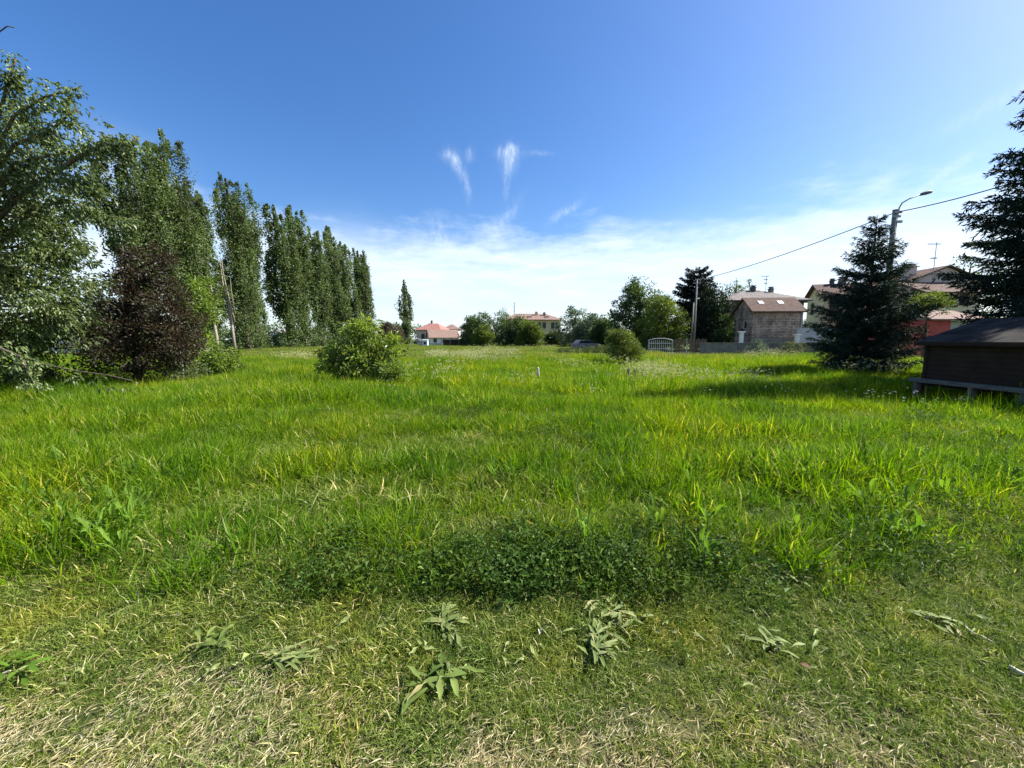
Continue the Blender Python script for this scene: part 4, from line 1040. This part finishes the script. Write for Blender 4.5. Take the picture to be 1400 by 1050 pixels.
def build_buildings():
    # ---- stone house and the big house behind it
    Y = 46; c0 = HX(1030, 425, Y); rz = math.radians(-4)
    root, ro = house('stone_house', 'small rough stone house with brown tiled roof and two skylights', (c0, Y, 0), rz, 5.5, 4.4, WZ(425, Y), WZ(409, 48), 'stone', 'tile_brown', 'x', .35)
    he, hr = WZ(425, Y), WZ(409, 48)
    for x in (1.1, 3.3):
        mb = MB(); sl = (hr - he) / 2.2; y0, y1 = .95, 1.5
        f = lambda y: he + sl * y + .19
        mb.slab([(x, y0, f(y0) + .05), (x + .6, y0, f(y0) + .05), (x + .6, y1, f(y1) + .05), (x, y1, f(y1) + .05)], .06)
        mb.build('skylight', M['metal_grey'], ro)
    for (u, z, w, h) in ((1.5, 2.9, .4, .8), (2.2, 1.0, .9, 1.9)):
        window(root, 'left', u, z, w, h, 5.5, None, 'shutter')
    mb = MB(); mb.box((-.05, -.05, -.1), (5.55, -.003, 1.75)); mb.build('plinth', M['wall_concrete'], root)
    mb = MB(); mb.tube([(5.3, -.08, he - .1), (5.3, -.08, .1)], .06, 8); mb.build('drainpipe', M['metal_grey'], root)
    Y = 54
    root, ro = house('large_grey_house', 'large house with wide grey hipped roof behind the small stone house', (HX(994, 411, Y), Y, 0), math.radians(-4), 9.9, 7.5, WZ(411, Y), WZ(397, 57.5), 'wall_dark', 'tile_grey', 'x', .7, hip=4.0)
    zt = WZ(398, 57.5)
    chimney(ro, 5.0, 3.4, zt - .5, zt + .35, .5, 'wall_dark'); chimney(ro, 7.2, 3.0, zt - 1.3, zt + .1, .5)
    for u in (2.0, 5.5): window(root, 'left', u, 4.2, 1.0, 1.5, 9.9, ('shutter', True))
    antenna('thin roof antenna above the grey hipped roof', GX(1041, 57), 57, WZ(398, 57), WZ(377, 57), .7)
    # ---- yellow house
    Y = 60; he, hr = WZ(404, Y), WZ(391, Y)
    root, ro = house('yellow_house', 'pale yellow house with brown gabled roof and dark shutters', (HX(1128, 404, Y), Y, 0), math.radians(-20), 13, 7.2, he, he + 1.9, 'wall_yellow', 'tile_brown', 'x', .8)
    for z in (1.0, he - 2.6):
        window(root, 'left', 4.6, z, 1.1, 1.9, 13, ('shutter', True)); 
        for u in (1.2, 4.2, 7.4, 10.6): window(root, 'front', u, z, 1.2, 1.9, 13, ('shutter', True))
    chimney(ro, 3.2, 3.6, he + 1.4, he + 2.7, .8); chimney(ro, 1.9, 3.6, he + 1.5, he + 2.5, .5, 'wall_dark')
    # ---- pink gabled house at the right
    Y = 45; x0, x1 = HX(1246, 382, Y), HX(1340, 382, Y); w = x1 - x0; hr = WZ(365, Y); he = WZ(384, Y)
    root, ro = house('pink_gabled_house', 'pinkish house with a wide low gable facing the field', (x0, Y, 0), 0, w, 9, he, hr, 'wall_pink', 'tile_brown', 'y', .45)
    chimney(ro, 1.0, 1.5, he + .1, WZ(365, Y + 1), 1.0, 'wall_pink')
    window(root, 'front', w * .5, he - 4.6, 1.1, 1.6, w, ('shutter', True))
    a, b = HX(1260, 398, 42.5), HX(1334, 398, 42.5)
    root, ro = house('tiled_annex', 'yellow annex with brown lean-to tiles before the pink gable', (a, 42, 0), 0, b - a, 2.9, WZ(400, 42), WZ(400, 42) + .01, 'wall_yellow', 'tile_brown', 'x', .3)
    bpy.data.objects.remove(ro)
    mb = MB(); z0, z1 = WZ(399, 41.7), WZ(386, 44.9)
    mb.slab([(-.3, -.35, z0), (b - a + .3, -.35, z0), (b - a + .3, 2.88, z1), (-.3, 2.88, z1)], .16); mb.build('roof', M['tile_brown'], root)
    for u in (1.6, 4.0): window(root, 'front', u, WZ(416, 42), 1.0, 1.15, b - a, ('shutter', True))
    antenna('tall television antenna mast left of the pink gable', GX(1263, 44), 44, WZ(386, 44) - 2.5, WZ(331, 44), .9, 'antenna_mast')
    # ---- red garage
    Y = 31; x0, x1 = GX(1236, Y), GX(1294, Y); zt = WZ(437, Y)
    root = empty('red_garage', (x0, Y, 0)); tag(root, 'low red walled garage with small brown roof behind the shed', 'garage')
    mb = MB(); mb.box((0, 0, -.2), (x1 - x0, 4, zt)); mb.build('wall', M['wall_red'], root)
    mb = MB(); mb.box((x1 - x0 + .003, .4, -.2), (x1 - x0 + 2.6, 4, zt - .1)); mb.build('side_wall', M['wall_grey'], root)
    mb = MB(); e = zt + .04; w = x1 - x0
    mb.slab([(w * .45, -.3, e), (w + 2.8, -.3, e), (w + 2.8, 2.6, e + .85), (w * .45, 2.6, e + .85)], .12)
    rf = mb.build('roof', M['tile_clay'], root)
    mb = MB(); mb.box((w * .45, 2.61, e + .6), (w + 2.8, 2.8, e + 1.0)); mb.build('ridge_cap', M['wall_white'], rf)
    mb = MB(); mb.box((-.05, -.03, zt + .002), (w * .45 - .05, 4.05, zt + .1)); mb.build('coping', M['concrete'], root)
    # ---- walls, pillars, fences in front of the houses
    mb = MB(); x0, x1 = GX(1090, 47), GX(1180, 47); zt = WZ(449, 44)
    mb.box((GX(1088, 44), 44, -.2), (GX(1240, 44), 44.2, zt)); mb.box((GX(1088, 44) - .03, 43.96, zt + .002), (GX(1240, 44) + .03, 44.24, zt + .08))
    tag(mb.build('garden_wall', M['wall_grey']), 'tall white garden wall right of the stone house, its shade put in as grey', 'wall')  # white wall built in grey, the colour carries its shade
    for px, yt, lb in ((1012, 453, 'white gate pillar left of the stone house corner'), (1088, 457, 'white gate pillar at the right end of the stone house')):
        Y = 42.6; z = WZ(yt, Y); mb = MB(); mb.box((-.16, -.16, -.1), (.16, .16, z - .12)); mb.box((-.32, -.24, z - .118), (.32, .24, z))
        tag(mb.build('gate_pillar', M['wall_white'], None, False, (GX(px, Y), Y, 0), .01), lb, 'pillar', 'white gate pillars by the stone house')
    mb = MB(); Y = 40; z = WZ(470, Y)
    mb.box((GX(958, Y), Y, -.2), (GX(1180, Y), Y + .25, z)); mb.box((GX(958, Y) - .04, Y - .05, z + .002), (GX(1180, Y) + .04, Y + .3, z + .1))
    tag(mb.build('field_wall', M['wall_concrete']), 'long low grey concrete wall along the field under the houses', 'wall')
    # picket fence
    Y = 44; x0, x1 = GX(922, Y), GX(966, Y); root = empty('picket_fence', (x0, Y, 0)); tag(root, 'brown wooden picket fence beside the utility pole', 'fence')
    n = 20
    for k in range(n):
        z = WZ(463, Y) + .06 * math.sin(k * 2.3); q = (x1 - x0) / n; mb = MB()
        mb.prism([(k * q, 0), (k * q + .09, 0), (k * q + .09, z - .08), (k * q + .045, z), (k * q, z - .08)], 'y', 0, .03)
        mb.build('picket', M['wood_picket'], root)
    mb = MB(); mb.box((0, .033, .4), (x1 - x0, .08, .5)); mb.box((0, .033, 1.1), (x1 - x0, .08, 1.2)); mb.build('rail', M['wood_picket'], root)
    # arched metal gate
    Y = 44.5; x0, x1 = GX(886, Y), GX(919, Y); w = x1 - x0; z = WZ(462.5, Y)
    root = empty('metal_gate', (x0, Y, 0)); tag(root, 'pale metal gate with arched top and vertical bars below the broad tree', 'gate')
    mb = MB(); top = [(w * t, 0, z - .45 + .45 * math.sin(math.pi * (t * .8 + .1)) ** .6) for t in np.linspace(0, 1, 9)]
    mb.tube(top, .04, 6); mb.tube([(0, 0, 0), top[0]], .04, 6); mb.tube([(w, 0, 0), top[-1]], .04, 6); mb.build('frame', M['metal_pale'], root)
    mb = MB(); mb.tube([(0, 0, .55), (w, 0, .55)], .03, 5); mb.tube([(0, 0, 1.15), (w, 0, 1.15)], .03, 5); mb.build('rail', M['metal_pale'], root)
    for k in range(12):
        xx = w * (k + .5) / 12; mb = MB(); mb.tube([(xx, 0, .02), (xx, 0, z - .35 + .2 * math.sin(math.pi * (k + .5) / 12))], .022, 5); mb.build('bar', M['metal_pale'], root)
    # ---- far side: houses with red roofs
    Y = 100; x0, x1 = GX(588, Y), GX(628, Y)
    root, ro = house('white_farmhouse', 'low white house with brown roof and white gable on the right', (x0, Y, 0), math.radians(20), x1 - x0, 5.5, WZ(461, Y), WZ(451, Y), 'wall_white', 'tile_clay', 'x', .4)
    for u in (1.3, 3.6, 5.6): window(root, 'front', u, .9, .8, .9, x1 - x0, ('shutter', True))
    Y = 116; x0, x1 = GX(570, Y), GX(604, Y)
    root, ro = house('red_roofed_house', 'house with pinkish red roof behind the low white house', (x0, Y, 0), math.radians(-12), x1 - x0, 8, WZ(451, Y), WZ(444, Y) + .5, 'wall_pink', 'tile_red', 'x', .5, hip=2.2)
    window(root, 'front', 2, 1.8, 1, 1.4, x1 - x0, ('shutter', True)); chimney(ro, 3.0, 4.2, WZ(446, Y), WZ(442, Y) + .6)
    Y = 122; x0, x1 = GX(606, Y), GX(622, Y)
    root, ro = house('small_roofed_house', 'house showing only a small brown hipped roof above the white house', (x0, Y, 0), 0, x1 - x0 + 1, 6, WZ(450, Y), WZ(443, Y), 'wall_white', 'tile_clay', 'x', .5, hip=2)
    # carport
    Y = 93; x0, x1 = GX(603, Y), GX(652, Y); z = WZ(463.5, Y); root = empty('carport', (x0, Y, 0)); tag(root, 'dark open carport with pale flat roof edge right of the white house', 'carport')
    mb = MB(); mb.box((0, -.2, z - .18), (x1 - x0, 3.2, z)); mb.build('roof', M['metal_pale'], root)
    mb = MB(); mb.box((0, 3.0, 0), (x1 - x0, 3.1, z - .19)); mb.build('back_wall', M['wall_dark'], root)
    for k in range(5):
        xx = .1 + (x1 - x0 - .2) * k / 4; mb = MB(); mb.box((xx - .06, -.06, 0), (xx + .06, .06, z - .182)); mb.build('post', M['metal_grey'], root)
    # low far wall, hoop and pale kiosk
    mb = MB(); Y = 91; mb.box((GX(572, Y), Y, -.1), (GX(604, Y), Y + .2, .75)); tag(mb.build('far_wall', M['wall_grey']), 'low grey wall before the white house at the far side', 'wall')
    mb = MB(); Y = 88; cx = GX(569, Y); r = 1.25; mb.tube([(cx - r, Y, 0)] + [(cx - r * math.cos(a), Y, .6 + 1.15 * math.sin(a)) for a in np.linspace(0, math.pi, 11)] + [(cx + r, Y, 0)], .05, 6)
    mb.tube([(cx - r, Y + 2, 0)] + [(cx - r * math.cos(a), Y + 2, .6 + 1.15 * math.sin(a)) for a in np.linspace(0, math.pi, 11)] + [(cx + r, Y + 2, 0)], .05, 6)
    tag(mb.build('hoop_frame', M['metal_pale']), 'pale hoop frame of a bare tunnel below the lone poplar', 'frame')
    Y = 87; root = empty('pale_kiosk', (GX(581, Y), Y, 0)); tag(root, 'small light blue box hut at the far side below the red roofs', 'hut')
    mb = MB(); mb.box((-.55, 0, 0), (.55, 1.2, 1.35)); mb.build('wall', M['paint_blue'], root)
    mb = MB(); mb.slab([(-.65, -.1, 1.45), (.65, -.1, 1.45), (.65, 1.3, 1.6), (-.65, 1.3, 1.6)], .08); mb.build('roof', M['metal_pale'], root)
    mb = MB(); mb.box((-.25, -.02, .5), (.25, -.003, 1.1)); mb.build('door', M['shutter'], root)
    # ---- ochre building
    Y = 110; x0, x1 = GX(690, Y), GX(767, Y); he, hr = WZ(437, Y), WZ(428.5, Y + 5)
    root, ro = house('ochre_building', 'long ochre building with flat brown hipped roof behind the far trees', (x0, Y, 0), math.radians(4), x1 - x0, 11, he, hr, 'wall_ochre', 'tile_clay', 'x', .7, hip=3.5)
    w = x1 - x0
    for u in (1.5, 3.6, 5.7, 7.8, 9.6, 11.0, 13.4, 14.6):
        for z in (he - 2.4, he - 5.6): window(root, 'front', u, z, .95, 1.7, w, ('green_shutter', True))
    chimney(ro, 9.3, 4.0, he + .8, hr + .1, .7, 'wall_ochre'); chimney(ro, 11.5, 3.4, he + .7, hr - .1, .6)
    for u in (7.2, 12.0):
        mb = MB(); mb.box((u - .5, 1.2, he + .4), (u + .5, 2.6, he + 1.1)); mb.build('dormer', M['wall_ochre'], ro)
    mb = MB(); Y = 118; z0, z1 = 0, WZ(413, Y); x = GX(703, Y)
    for sx, sy in ((-.25, -.25), (.25, -.25), (.25, .25), (-.25, .25)): mb.tube([(sx, sy, 0), (sx * .2, sy * .2, z1)], .05, 5)
    for k in range(12):
        t0, t1 = k / 12, (k + 1) / 12; s0, s1 = .25 * (1 - .8 * t0), .25 * (1 - .8 * t1)
        mb.tube([(-s0, -s0, z1 * t0), (s1, -s1, z1 * t1)], .03, 4); mb.tube([(s0, s0, z1 * t0), (-s1, s1, z1 * t1)], .03, 4)
    tag(mb.build('lattice_mast', M['metal_grey'], None, False, (x, Y, 0)), 'thin lattice mast rising above the ochre building', 'mast')
    # ---- white farm behind the poplar row
    Y = 118; x0, x1 = GX(364, Y), GX(392, Y)
    root, ro = house('white_cottage', 'white cottage with grey roof glimpsed between the poplars', (x0, Y, 0), math.radians(6), x1 - x0, 6, WZ(459, Y), WZ(452, Y), 'wall_white', 'tile_grey', 'y', .5)
    window(root, 'front', 2, 1, .9, 1.1, x1 - x0, ('green_shutter', True))
    Y = 40; x0 = GX(72, Y)
    root, ro = house('white_outhouse', 'small white building showing through the left tree', (x0, Y, 0), 0, 1.2, 2, 4.6, 5.2, 'wall_white', 'tile_grey', 'x', .2)
    window(root, 'front', .6, 3.4, .4, .6, 1.2, None)

def build_street():
    # lamp pole behind the spruce
    Y = 24.5; b = Vector((HX(1222, 310, Y), Y, 0)); z = WZ(288, Y)
    root = empty('street_lamp', b); tag(root, 'concrete street lamp pole with curved arm behind the spruce', 'street lamp')
    mb = MB(); mb.tube([(0, 0, -.2), (0, 0, z * .5), (0, 0, z)], [.2, .165, .135], 12); mb.tube([(0, 0, z), (0, 0, z + .05)], [.15, .15], 12); mb.build('pole', M['concrete'], root, True)
    mb = MB(); mb.box((-.22, -.16, z - .42), (.22, -.06, z - .3)); mb.box((-.2, -.24, z - .2), (.2, -.14, z - .08)); mb.box((-.06, -.25, z - .75), (.26, -.14, z - .62)); mb.build('bracket', M['metal_grey'], root)
    mb = MB(); mb.tube([(.12, -.05, z - .3), (.16, -.05, z + .15), (.3, -.05, z + .42), (.7, -.05, z + .66), (1.35, -.05, z + .9)], .035, 8); mb.build('arm', M['lamp_grey'], root, True)
    mb = MB(); mb.tube([(1.3, -.05, z + .87), (1.4, -.05, z + .915), (1.7, -.05, z + 1.01), (1.95, -.05, z + 1.05), (2.02, -.05, z + 1.05)], [.05, .085, .12, .085, .02], 10); mb.build('lamp_head', M['lamp_grey'], root, True)
    top = b + Vector((0, 0, z - .1))
    def wire(label, a, c, sag, r=.028):
        mb = MB(); a, c = Vector(a), Vector(c)
        pts = []
        for i in range(15):
            t = i / 14; p = a.lerp(c, t); p.z -= sag * 4 * t * (1 - t); pts.append(p)
        mb.tube(pts, r, 6); tag(mb.build('overhead_cable', M['cable'], None, True), label, 'cable')
    wire('overhead cable running left from the lamp pole to the far utility pole', top, Vector(W(950, 384, 50)), .35)
    wire('overhead cable running right from the lamp pole behind the fir', top, Vector(W(1440, 232, 19)), .15)
    # utility poles by the picket fence
    Y = 50; root = empty('utility_pole', (GX(948, Y), Y, 0)); tag(root, 'tall thin utility pole in front of the dark cedar', 'utility pole')
    z = WZ(382, Y); mb = MB(); mb.tube([(0, 0, -.2), (0, 0, z)], [.13, .09], 10); mb.build('pole', M['concrete'], root, True)
    mb = MB(); mb.box((-.45, -.06, z - .5), (.45, .06, z - .4)); mb.build('crossarm', M['metal_grey'], root)
    Y = 50.6; root = empty('short_pole', (GX(945, Y), Y, 0)); tag(root, 'shorter brace pole just left of the tall utility pole', 'utility pole')
    z = WZ(414, Y); mb = MB(); mb.tube([(-.1, 0, -.2), (0, 0, z)], [.12, .09], 8); mb.build('pole', M['pale_bark'], root, True)
    mb = MB(); mb.tube([(0, 0, z), (0, 0, z + .06)], [.1, .1], 8); mb.build('cap', M['metal_grey'], root)
    # parked car far off, left of the round shrub
    Y = 58; root = empty('parked_car', (GX(801, Y), Y, 0), math.radians(25)); tag(root, 'greyish pink car parked by the trees, half hidden by scrub', 'car')
    mb = MB(); mb.prism([(-2.0, .35), (2.0, .35), (2.05, .8), (1.9, .95), (1.1, 1.02), (-1.9, 1.05), (-2.05, .75)], 'y', -.82, .82)
    mb.prism([(.95, 1.02), (.35, 1.5), (-1.3, 1.52), (-1.85, 1.05)], 'y', -.7, .7); mb.build('body', M['car_paint'], root, False, None, .05)
    mb = MB(); mb.prism([(.85, 1.05), (.36, 1.44), (-1.28, 1.46), (-1.7, 1.08)], 'y', -.712, .712); mb.build('window_glass', M['glass'], root)
    for x in (-1.25, 1.25):
        for y in (-.8, .8):
            mb = MB(); mb.tube([(x, y - .09, .32), (x, y + .09, .32)], .32, 16); o = mb.build('wheel', M['rubber'], root)
            mb = MB(); mb.tube([(x, y - .1, .32), (x, y + .1, .32)], .18, 12); mb.build('rim', M['metal_pale'], o)
    for y in (-.6, .6):
        mb = MB(); mb.box((2.0, y - .15, .65), (2.07, y + .15, .8)); mb.build('headlight', M['metal_pale'], root)

def build_shed():
    X0, X1, Y0, Y1 = 11.35, 14.5, 6.6, 10.85
    zr, ze = 2.12, 1.56
    root = empty('wooden_shed', (X0, Y0, 0)); tag(root, 'low dark wooden shed with felt roof at the right edge', 'shed')
    w, d = X1 - X0, Y1 - Y0; zb = .34
    mb = MB(); mb.prism([(0, zb), (w, zb), (w, ze), (w / 2, zr - .03), (0, ze)], 'y', 0, d)
    for k in range(9):       # overlapping boards on the long side
        z = zb + .005 + k * .132
        mb.prism([(-.004, z), (-.026, z), (-.008, z + .128), (-.004, z + .128)], 'y', .05, d - .05)
    mb.build('wall', M['wood_shed'], root)
    for y in (0, d * .5, d - .1):
        for x in (.0, w - .1):
            mb = MB(); mb.box((x + .01, y + .01, -.1), (x + .09, y + .09, zb - .002)); mb.build('foot', M['wood_post'], root)
    r = MB(); o = .22; sl = (zr - ze) / (w / 2); e = ze - sl * o + .05
    r.prism([(-o, e), (w / 2, zr + .05), (w + o, e), (w + o, e - .06), (w / 2, zr - .01), (-o, e - .06)], 'y', -.25, d + .12)
    rf = r.build('roof', M['felt'], root)
    mb = MB(); mb.prism([(-o - .025, e + .01), (-o - .003, e + .012), (-o - .003, e - .1), (-o - .025, e - .1)], 'y', -.25, d + .12); mb.build('eave_board', M['wood_shed'], rf)
    # corner posts
    for y in (-.002, d - .078):
        mb = MB(); mb.box((-.05, y, .0), (-.028, y + .08, ze - .03)); mb.build('corner_board', M['wood_shed'], root)
    # rail bench along the long side
    root2 = empty('plank_bench', (X0 - .2, Y0, 0)); tag(root2, 'weathered grey plank bench running along the shed wall', 'bench')
    z = .54; mb = MB(); mb.box((-.12, 1.6, z - .1), (.12, d + .1, z)); mb.build('seat', M['wood_grey'], root2, False, None, .008)
    for y in (1.9, 2.9, d - .05):
        mb = MB(); mb.box((-.06, y - .05, -.1), (.06, y + .05, z - .092)); mb.build('leg', M['wood_grey'], root2)

# ================================================================== sky, sun, camera
def build_light():
    w = bpy.data.worlds.new('World'); S.world = w; w.use_nodes = True
    nt = w.node_tree; n, l = nt.nodes, nt.links; n.clear()
    out = n.new('ShaderNodeOutputWorld'); bg = n.new('ShaderNodeBackground'); bg.inputs['Strength'].default_value = .083
    sky = n.new('ShaderNodeTexSky'); sky.sky_type = 'NISHITA'; sky.sun_disc = False
    sky.sun_elevation = math.radians(SUN_EL); sky.sun_rotation = math.radians(SUN_AZ)
    sky.altitude = 60; sky.air_density = 1.0; sky.dust_density = .95; sky.ozone_density = 3.0
    hs = n.new('ShaderNodeHueSaturation'); hs.inputs['Saturation'].default_value = 1.28; hs.inputs['Value'].default_value = .90; hs.inputs['Hue'].default_value = .507
    l.new(sky.outputs[0], hs.inputs['Color'])
    tc = n.new('ShaderNodeTexCoord'); sp = n.new('ShaderNodeSeparateXYZ'); l.new(tc.outputs['Generated'], sp.inputs[0])
    hyp = math_(n, l, 'SQRT', math_(n, l, 'ADD', math_(n, l, 'MULTIPLY', sp.outputs['X'], sp.outputs['X']), math_(n, l, 'MULTIPLY', sp.outputs['Y'], sp.outputs['Y'])))
    az = math_(n, l, 'ARCTAN2', sp.outputs['X'], sp.outputs['Y']); el = math_(n, l, 'ARCTAN2', sp.outputs['Z'], hyp)
    uv = n.new('ShaderNodeCombineXYZ'); l.new(az, uv.inputs[0]); l.new(el, uv.inputs[1])
    def angles(px, py):
        d = W(px, py, 10) - Vector((0, 0, CH)); return math.atan2(d.x, d.y), math.atan2(d.z, math.hypot(d.x, d.y))
    # soft distortion so that the clouds are torn, not smooth
    nz = noise(n, l, uv.outputs[0], 9, 5, .6)
    va = n.new('ShaderNodeVectorMath'); va.operation = 'SUBTRACT'; l.new(nz.outputs['Color'], va.inputs[0]); va.inputs[1].default_value = (.5, .5, .5)
    vm = n.new('ShaderNodeVectorMath'); vm.operation = 'MULTIPLY_ADD'; l.new(va.outputs[0], vm.inputs[0]); vm.inputs[1].default_value = (.045, .045, 0); l.new(uv.outputs[0], vm.inputs[2])
    # bank of thin cloud low over the horizon
    mp = n.new('ShaderNodeMapping'); mp.inputs['Scale'].default_value = (1.6, 5.0, 1); l.new(uv.outputs[0], mp.inputs['Vector'])
    nb = noise(n, l, mp.outputs[0], 2.2, 7, .62)
    mp2 = n.new('ShaderNodeMapping'); mp2.inputs['Scale'].default_value = (3, 16, 1); mp2.inputs['Rotation'].default_value = (0, 0, .12); l.new(vm.outputs[0], mp2.inputs['Vector'])
    nf = noise(n, l, mp2.outputs[0], 1.6, 7, .65)
    fb = n.new('ShaderNodeMapRange'); l.new(nf.outputs['Fac'], fb.inputs[0]); fb.inputs[1].default_value, fb.inputs[2].default_value, fb.inputs[3].default_value, fb.inputs[4].default_value = .3, .7, .55, 1.1
    sm = n.new('ShaderNodeSeparateXYZ'); l.new(vm.outputs[0], sm.inputs[0])
    k = n.new('ShaderNodeMapRange'); k.interpolation_type = 'SMOOTHSTEP'
    l.new(math_(n, l, 'ADD', sm.outputs['Y'], math_(n, l, 'MULTIPLY', math_(n, l, 'SUBTRACT', nb.outputs['Fac'], .5), .30)), k.inputs[0])
    k.inputs[1].default_value, k.inputs[2].default_value, k.inputs[3].default_value, k.inputs[4].default_value = .17, .285, 1, 0
    low = n.new('ShaderNodeMapRange'); l.new(el, low.inputs[0]); low.inputs[1].default_value, low.inputs[2].default_value, low.inputs[3].default_value, low.inputs[4].default_value = 0, .16, .62, .88
    dens = math_(n, l, 'MULTIPLY', math_(n, l, 'MULTIPLY', k.outputs[0], low.outputs[0]), fb.outputs[0], clamp=True)
    # torn wisps: (px, py, half width, half height, tilt, strength)
    mp3 = n.new('ShaderNodeMapping'); mp3.inputs['Scale'].default_value = (2.6, .8, 1); mp3.inputs['Rotation'].default_value = (0, 0, .25); l.new(vm.outputs[0], mp3.inputs['Vector'])
    fine = noise(n, l, mp3.outputs[0], 34, 6, .7)
    fr = n.new('ShaderNodeMapRange'); l.new(fine.outputs['Fac'], fr.inputs[0]); fr.inputs[1].default_value, fr.inputs[2].default_value, fr.inputs[3].default_value, fr.inputs[4].default_value = .36, .64, .15, 1.35
    tot = veil = None
    for (px, py, sx, sy, rot, a) in ((697, 210, 14, 7, 0, .5), (697, 222, 9, 13, -.1, .5), (693, 246, 4, 18, -.15, .28), (618, 213, 9, 9, 0, .34), (628, 228, 6, 19, .5, .42), (639, 258, 4, 18, .15, .2), (643, 208, 5, 9, -.5, .22),
                                     (690, 302, 9, 32, -.7, .26), (772, 288, 5, 26, -1.05, .30), (744, 346, 7, 20, -.3, .3), (603, 326, 14, 22, .5, .28), (735, 212, 16, 3, 0, .14),
                                     (1288, 244, 9, 34, -.85, .34), (1385, 128, 14, 80, -1.25, .18), (860, 335, 60, 22, 0, -.22), (980, 325, 90, 26, 0, -.25), (560, 335, 60, 20, 0, -.22), (160, 240, 70, 45, 0, -.4), (480, 330, 60, 30, 0, -.3)):
        a0, e0 = angles(px, py); a1, _ = angles(px + 1, py); _, e1 = angles(px, py - 1)
        m = n.new('ShaderNodeMapping'); m.vector_type = 'TEXTURE'; l.new(vm.outputs[0], m.inputs['Vector'])
        m.inputs['Location'].default_value = (a0, e0, 0); m.inputs['Rotation'].default_value = (0, 0, rot); m.inputs['Scale'].default_value = (sx * (a1 - a0), sy * (e1 - e0), 1)
        dt = n.new('ShaderNodeVectorMath'); dt.operation = 'DOT_PRODUCT'; l.new(m.outputs[0], dt.inputs[0]); l.new(m.outputs[0], dt.inputs[1])
        g = math_(n, l, 'MULTIPLY', math_(n, l, 'POWER', 2.718, math_(n, l, 'MULTIPLY', dt.outputs['Value'], -1.0)), abs(a))
        if a < 0:      # broad soft veils take the fibres of the cloud bank
            veil = g if veil is None else math_(n, l, 'ADD', veil, g); continue
        tot = g if tot is None else math_(n, l, 'ADD', tot, g)
    wis = math_(n, l, 'ADD', math_(n, l, 'MULTIPLY', math_(n, l, 'MULTIPLY', tot, .8), fr.outputs[0]), math_(n, l, 'MULTIPLY', veil, fb.outputs[0]))
    dens = math_(n, l, 'ADD', dens, math_(n, l, 'MULTIPLY', wis, math_(n, l, 'SUBTRACT', 1.0, dens)), clamp=True)
    dens = math_(n, l, 'MINIMUM', dens, .84)
    c = mixc(n, l, hs.outputs[0], (4.9, 5.5, 6.1), dens)
    l.new(c, bg.inputs['Color']); l.new(bg.outputs[0], out.inputs[0])
    sd = bpy.data.lights.new('sun', 'SUN'); sd.energy = 4.8; sd.angle = math.radians(.53); sd.color = (1, .95, .86)
    so = bpy.data.objects.new('sun', sd); COL.objects.link(so)
    a, e = math.radians(SUN_AZ), math.radians(SUN_EL)
    dv = Vector((math.sin(a) * math.cos(e), math.cos(a) * math.cos(e), math.sin(e)))
    so.rotation_euler = dv.to_track_quat('Z', 'Y').to_euler(); so.location = dv * 60
    cd = bpy.data.cameras.new('camera'); cd.sensor_width = 36; cd.lens = F / 1400 * 36; cd.clip_end = 6000; cd.clip_start = .05
    co = bpy.data.objects.new('camera', cd); COL.objects.link(co); co.location = (0, 0, CH); co.rotation_euler = (math.pi / 2 - TH, 0, 0)
    S.camera = co
    S.view_settings.view_transform = 'Standard'; S.view_settings.look = 'None'; S.view_settings.exposure = 1.42; S.view_settings.gamma = 1
    S.cycles.max_bounces = 6; S.cycles.diffuse_bounces = 3; S.cycles.transmission_bounces = 4; S.cycles.transparent_max_bounces = 4
    S.cycles.sample_clamp_indirect = 4

build_light()
build_ground()
build_grass()
build_small()
build_trees()
build_buildings()
build_street()
build_shed()
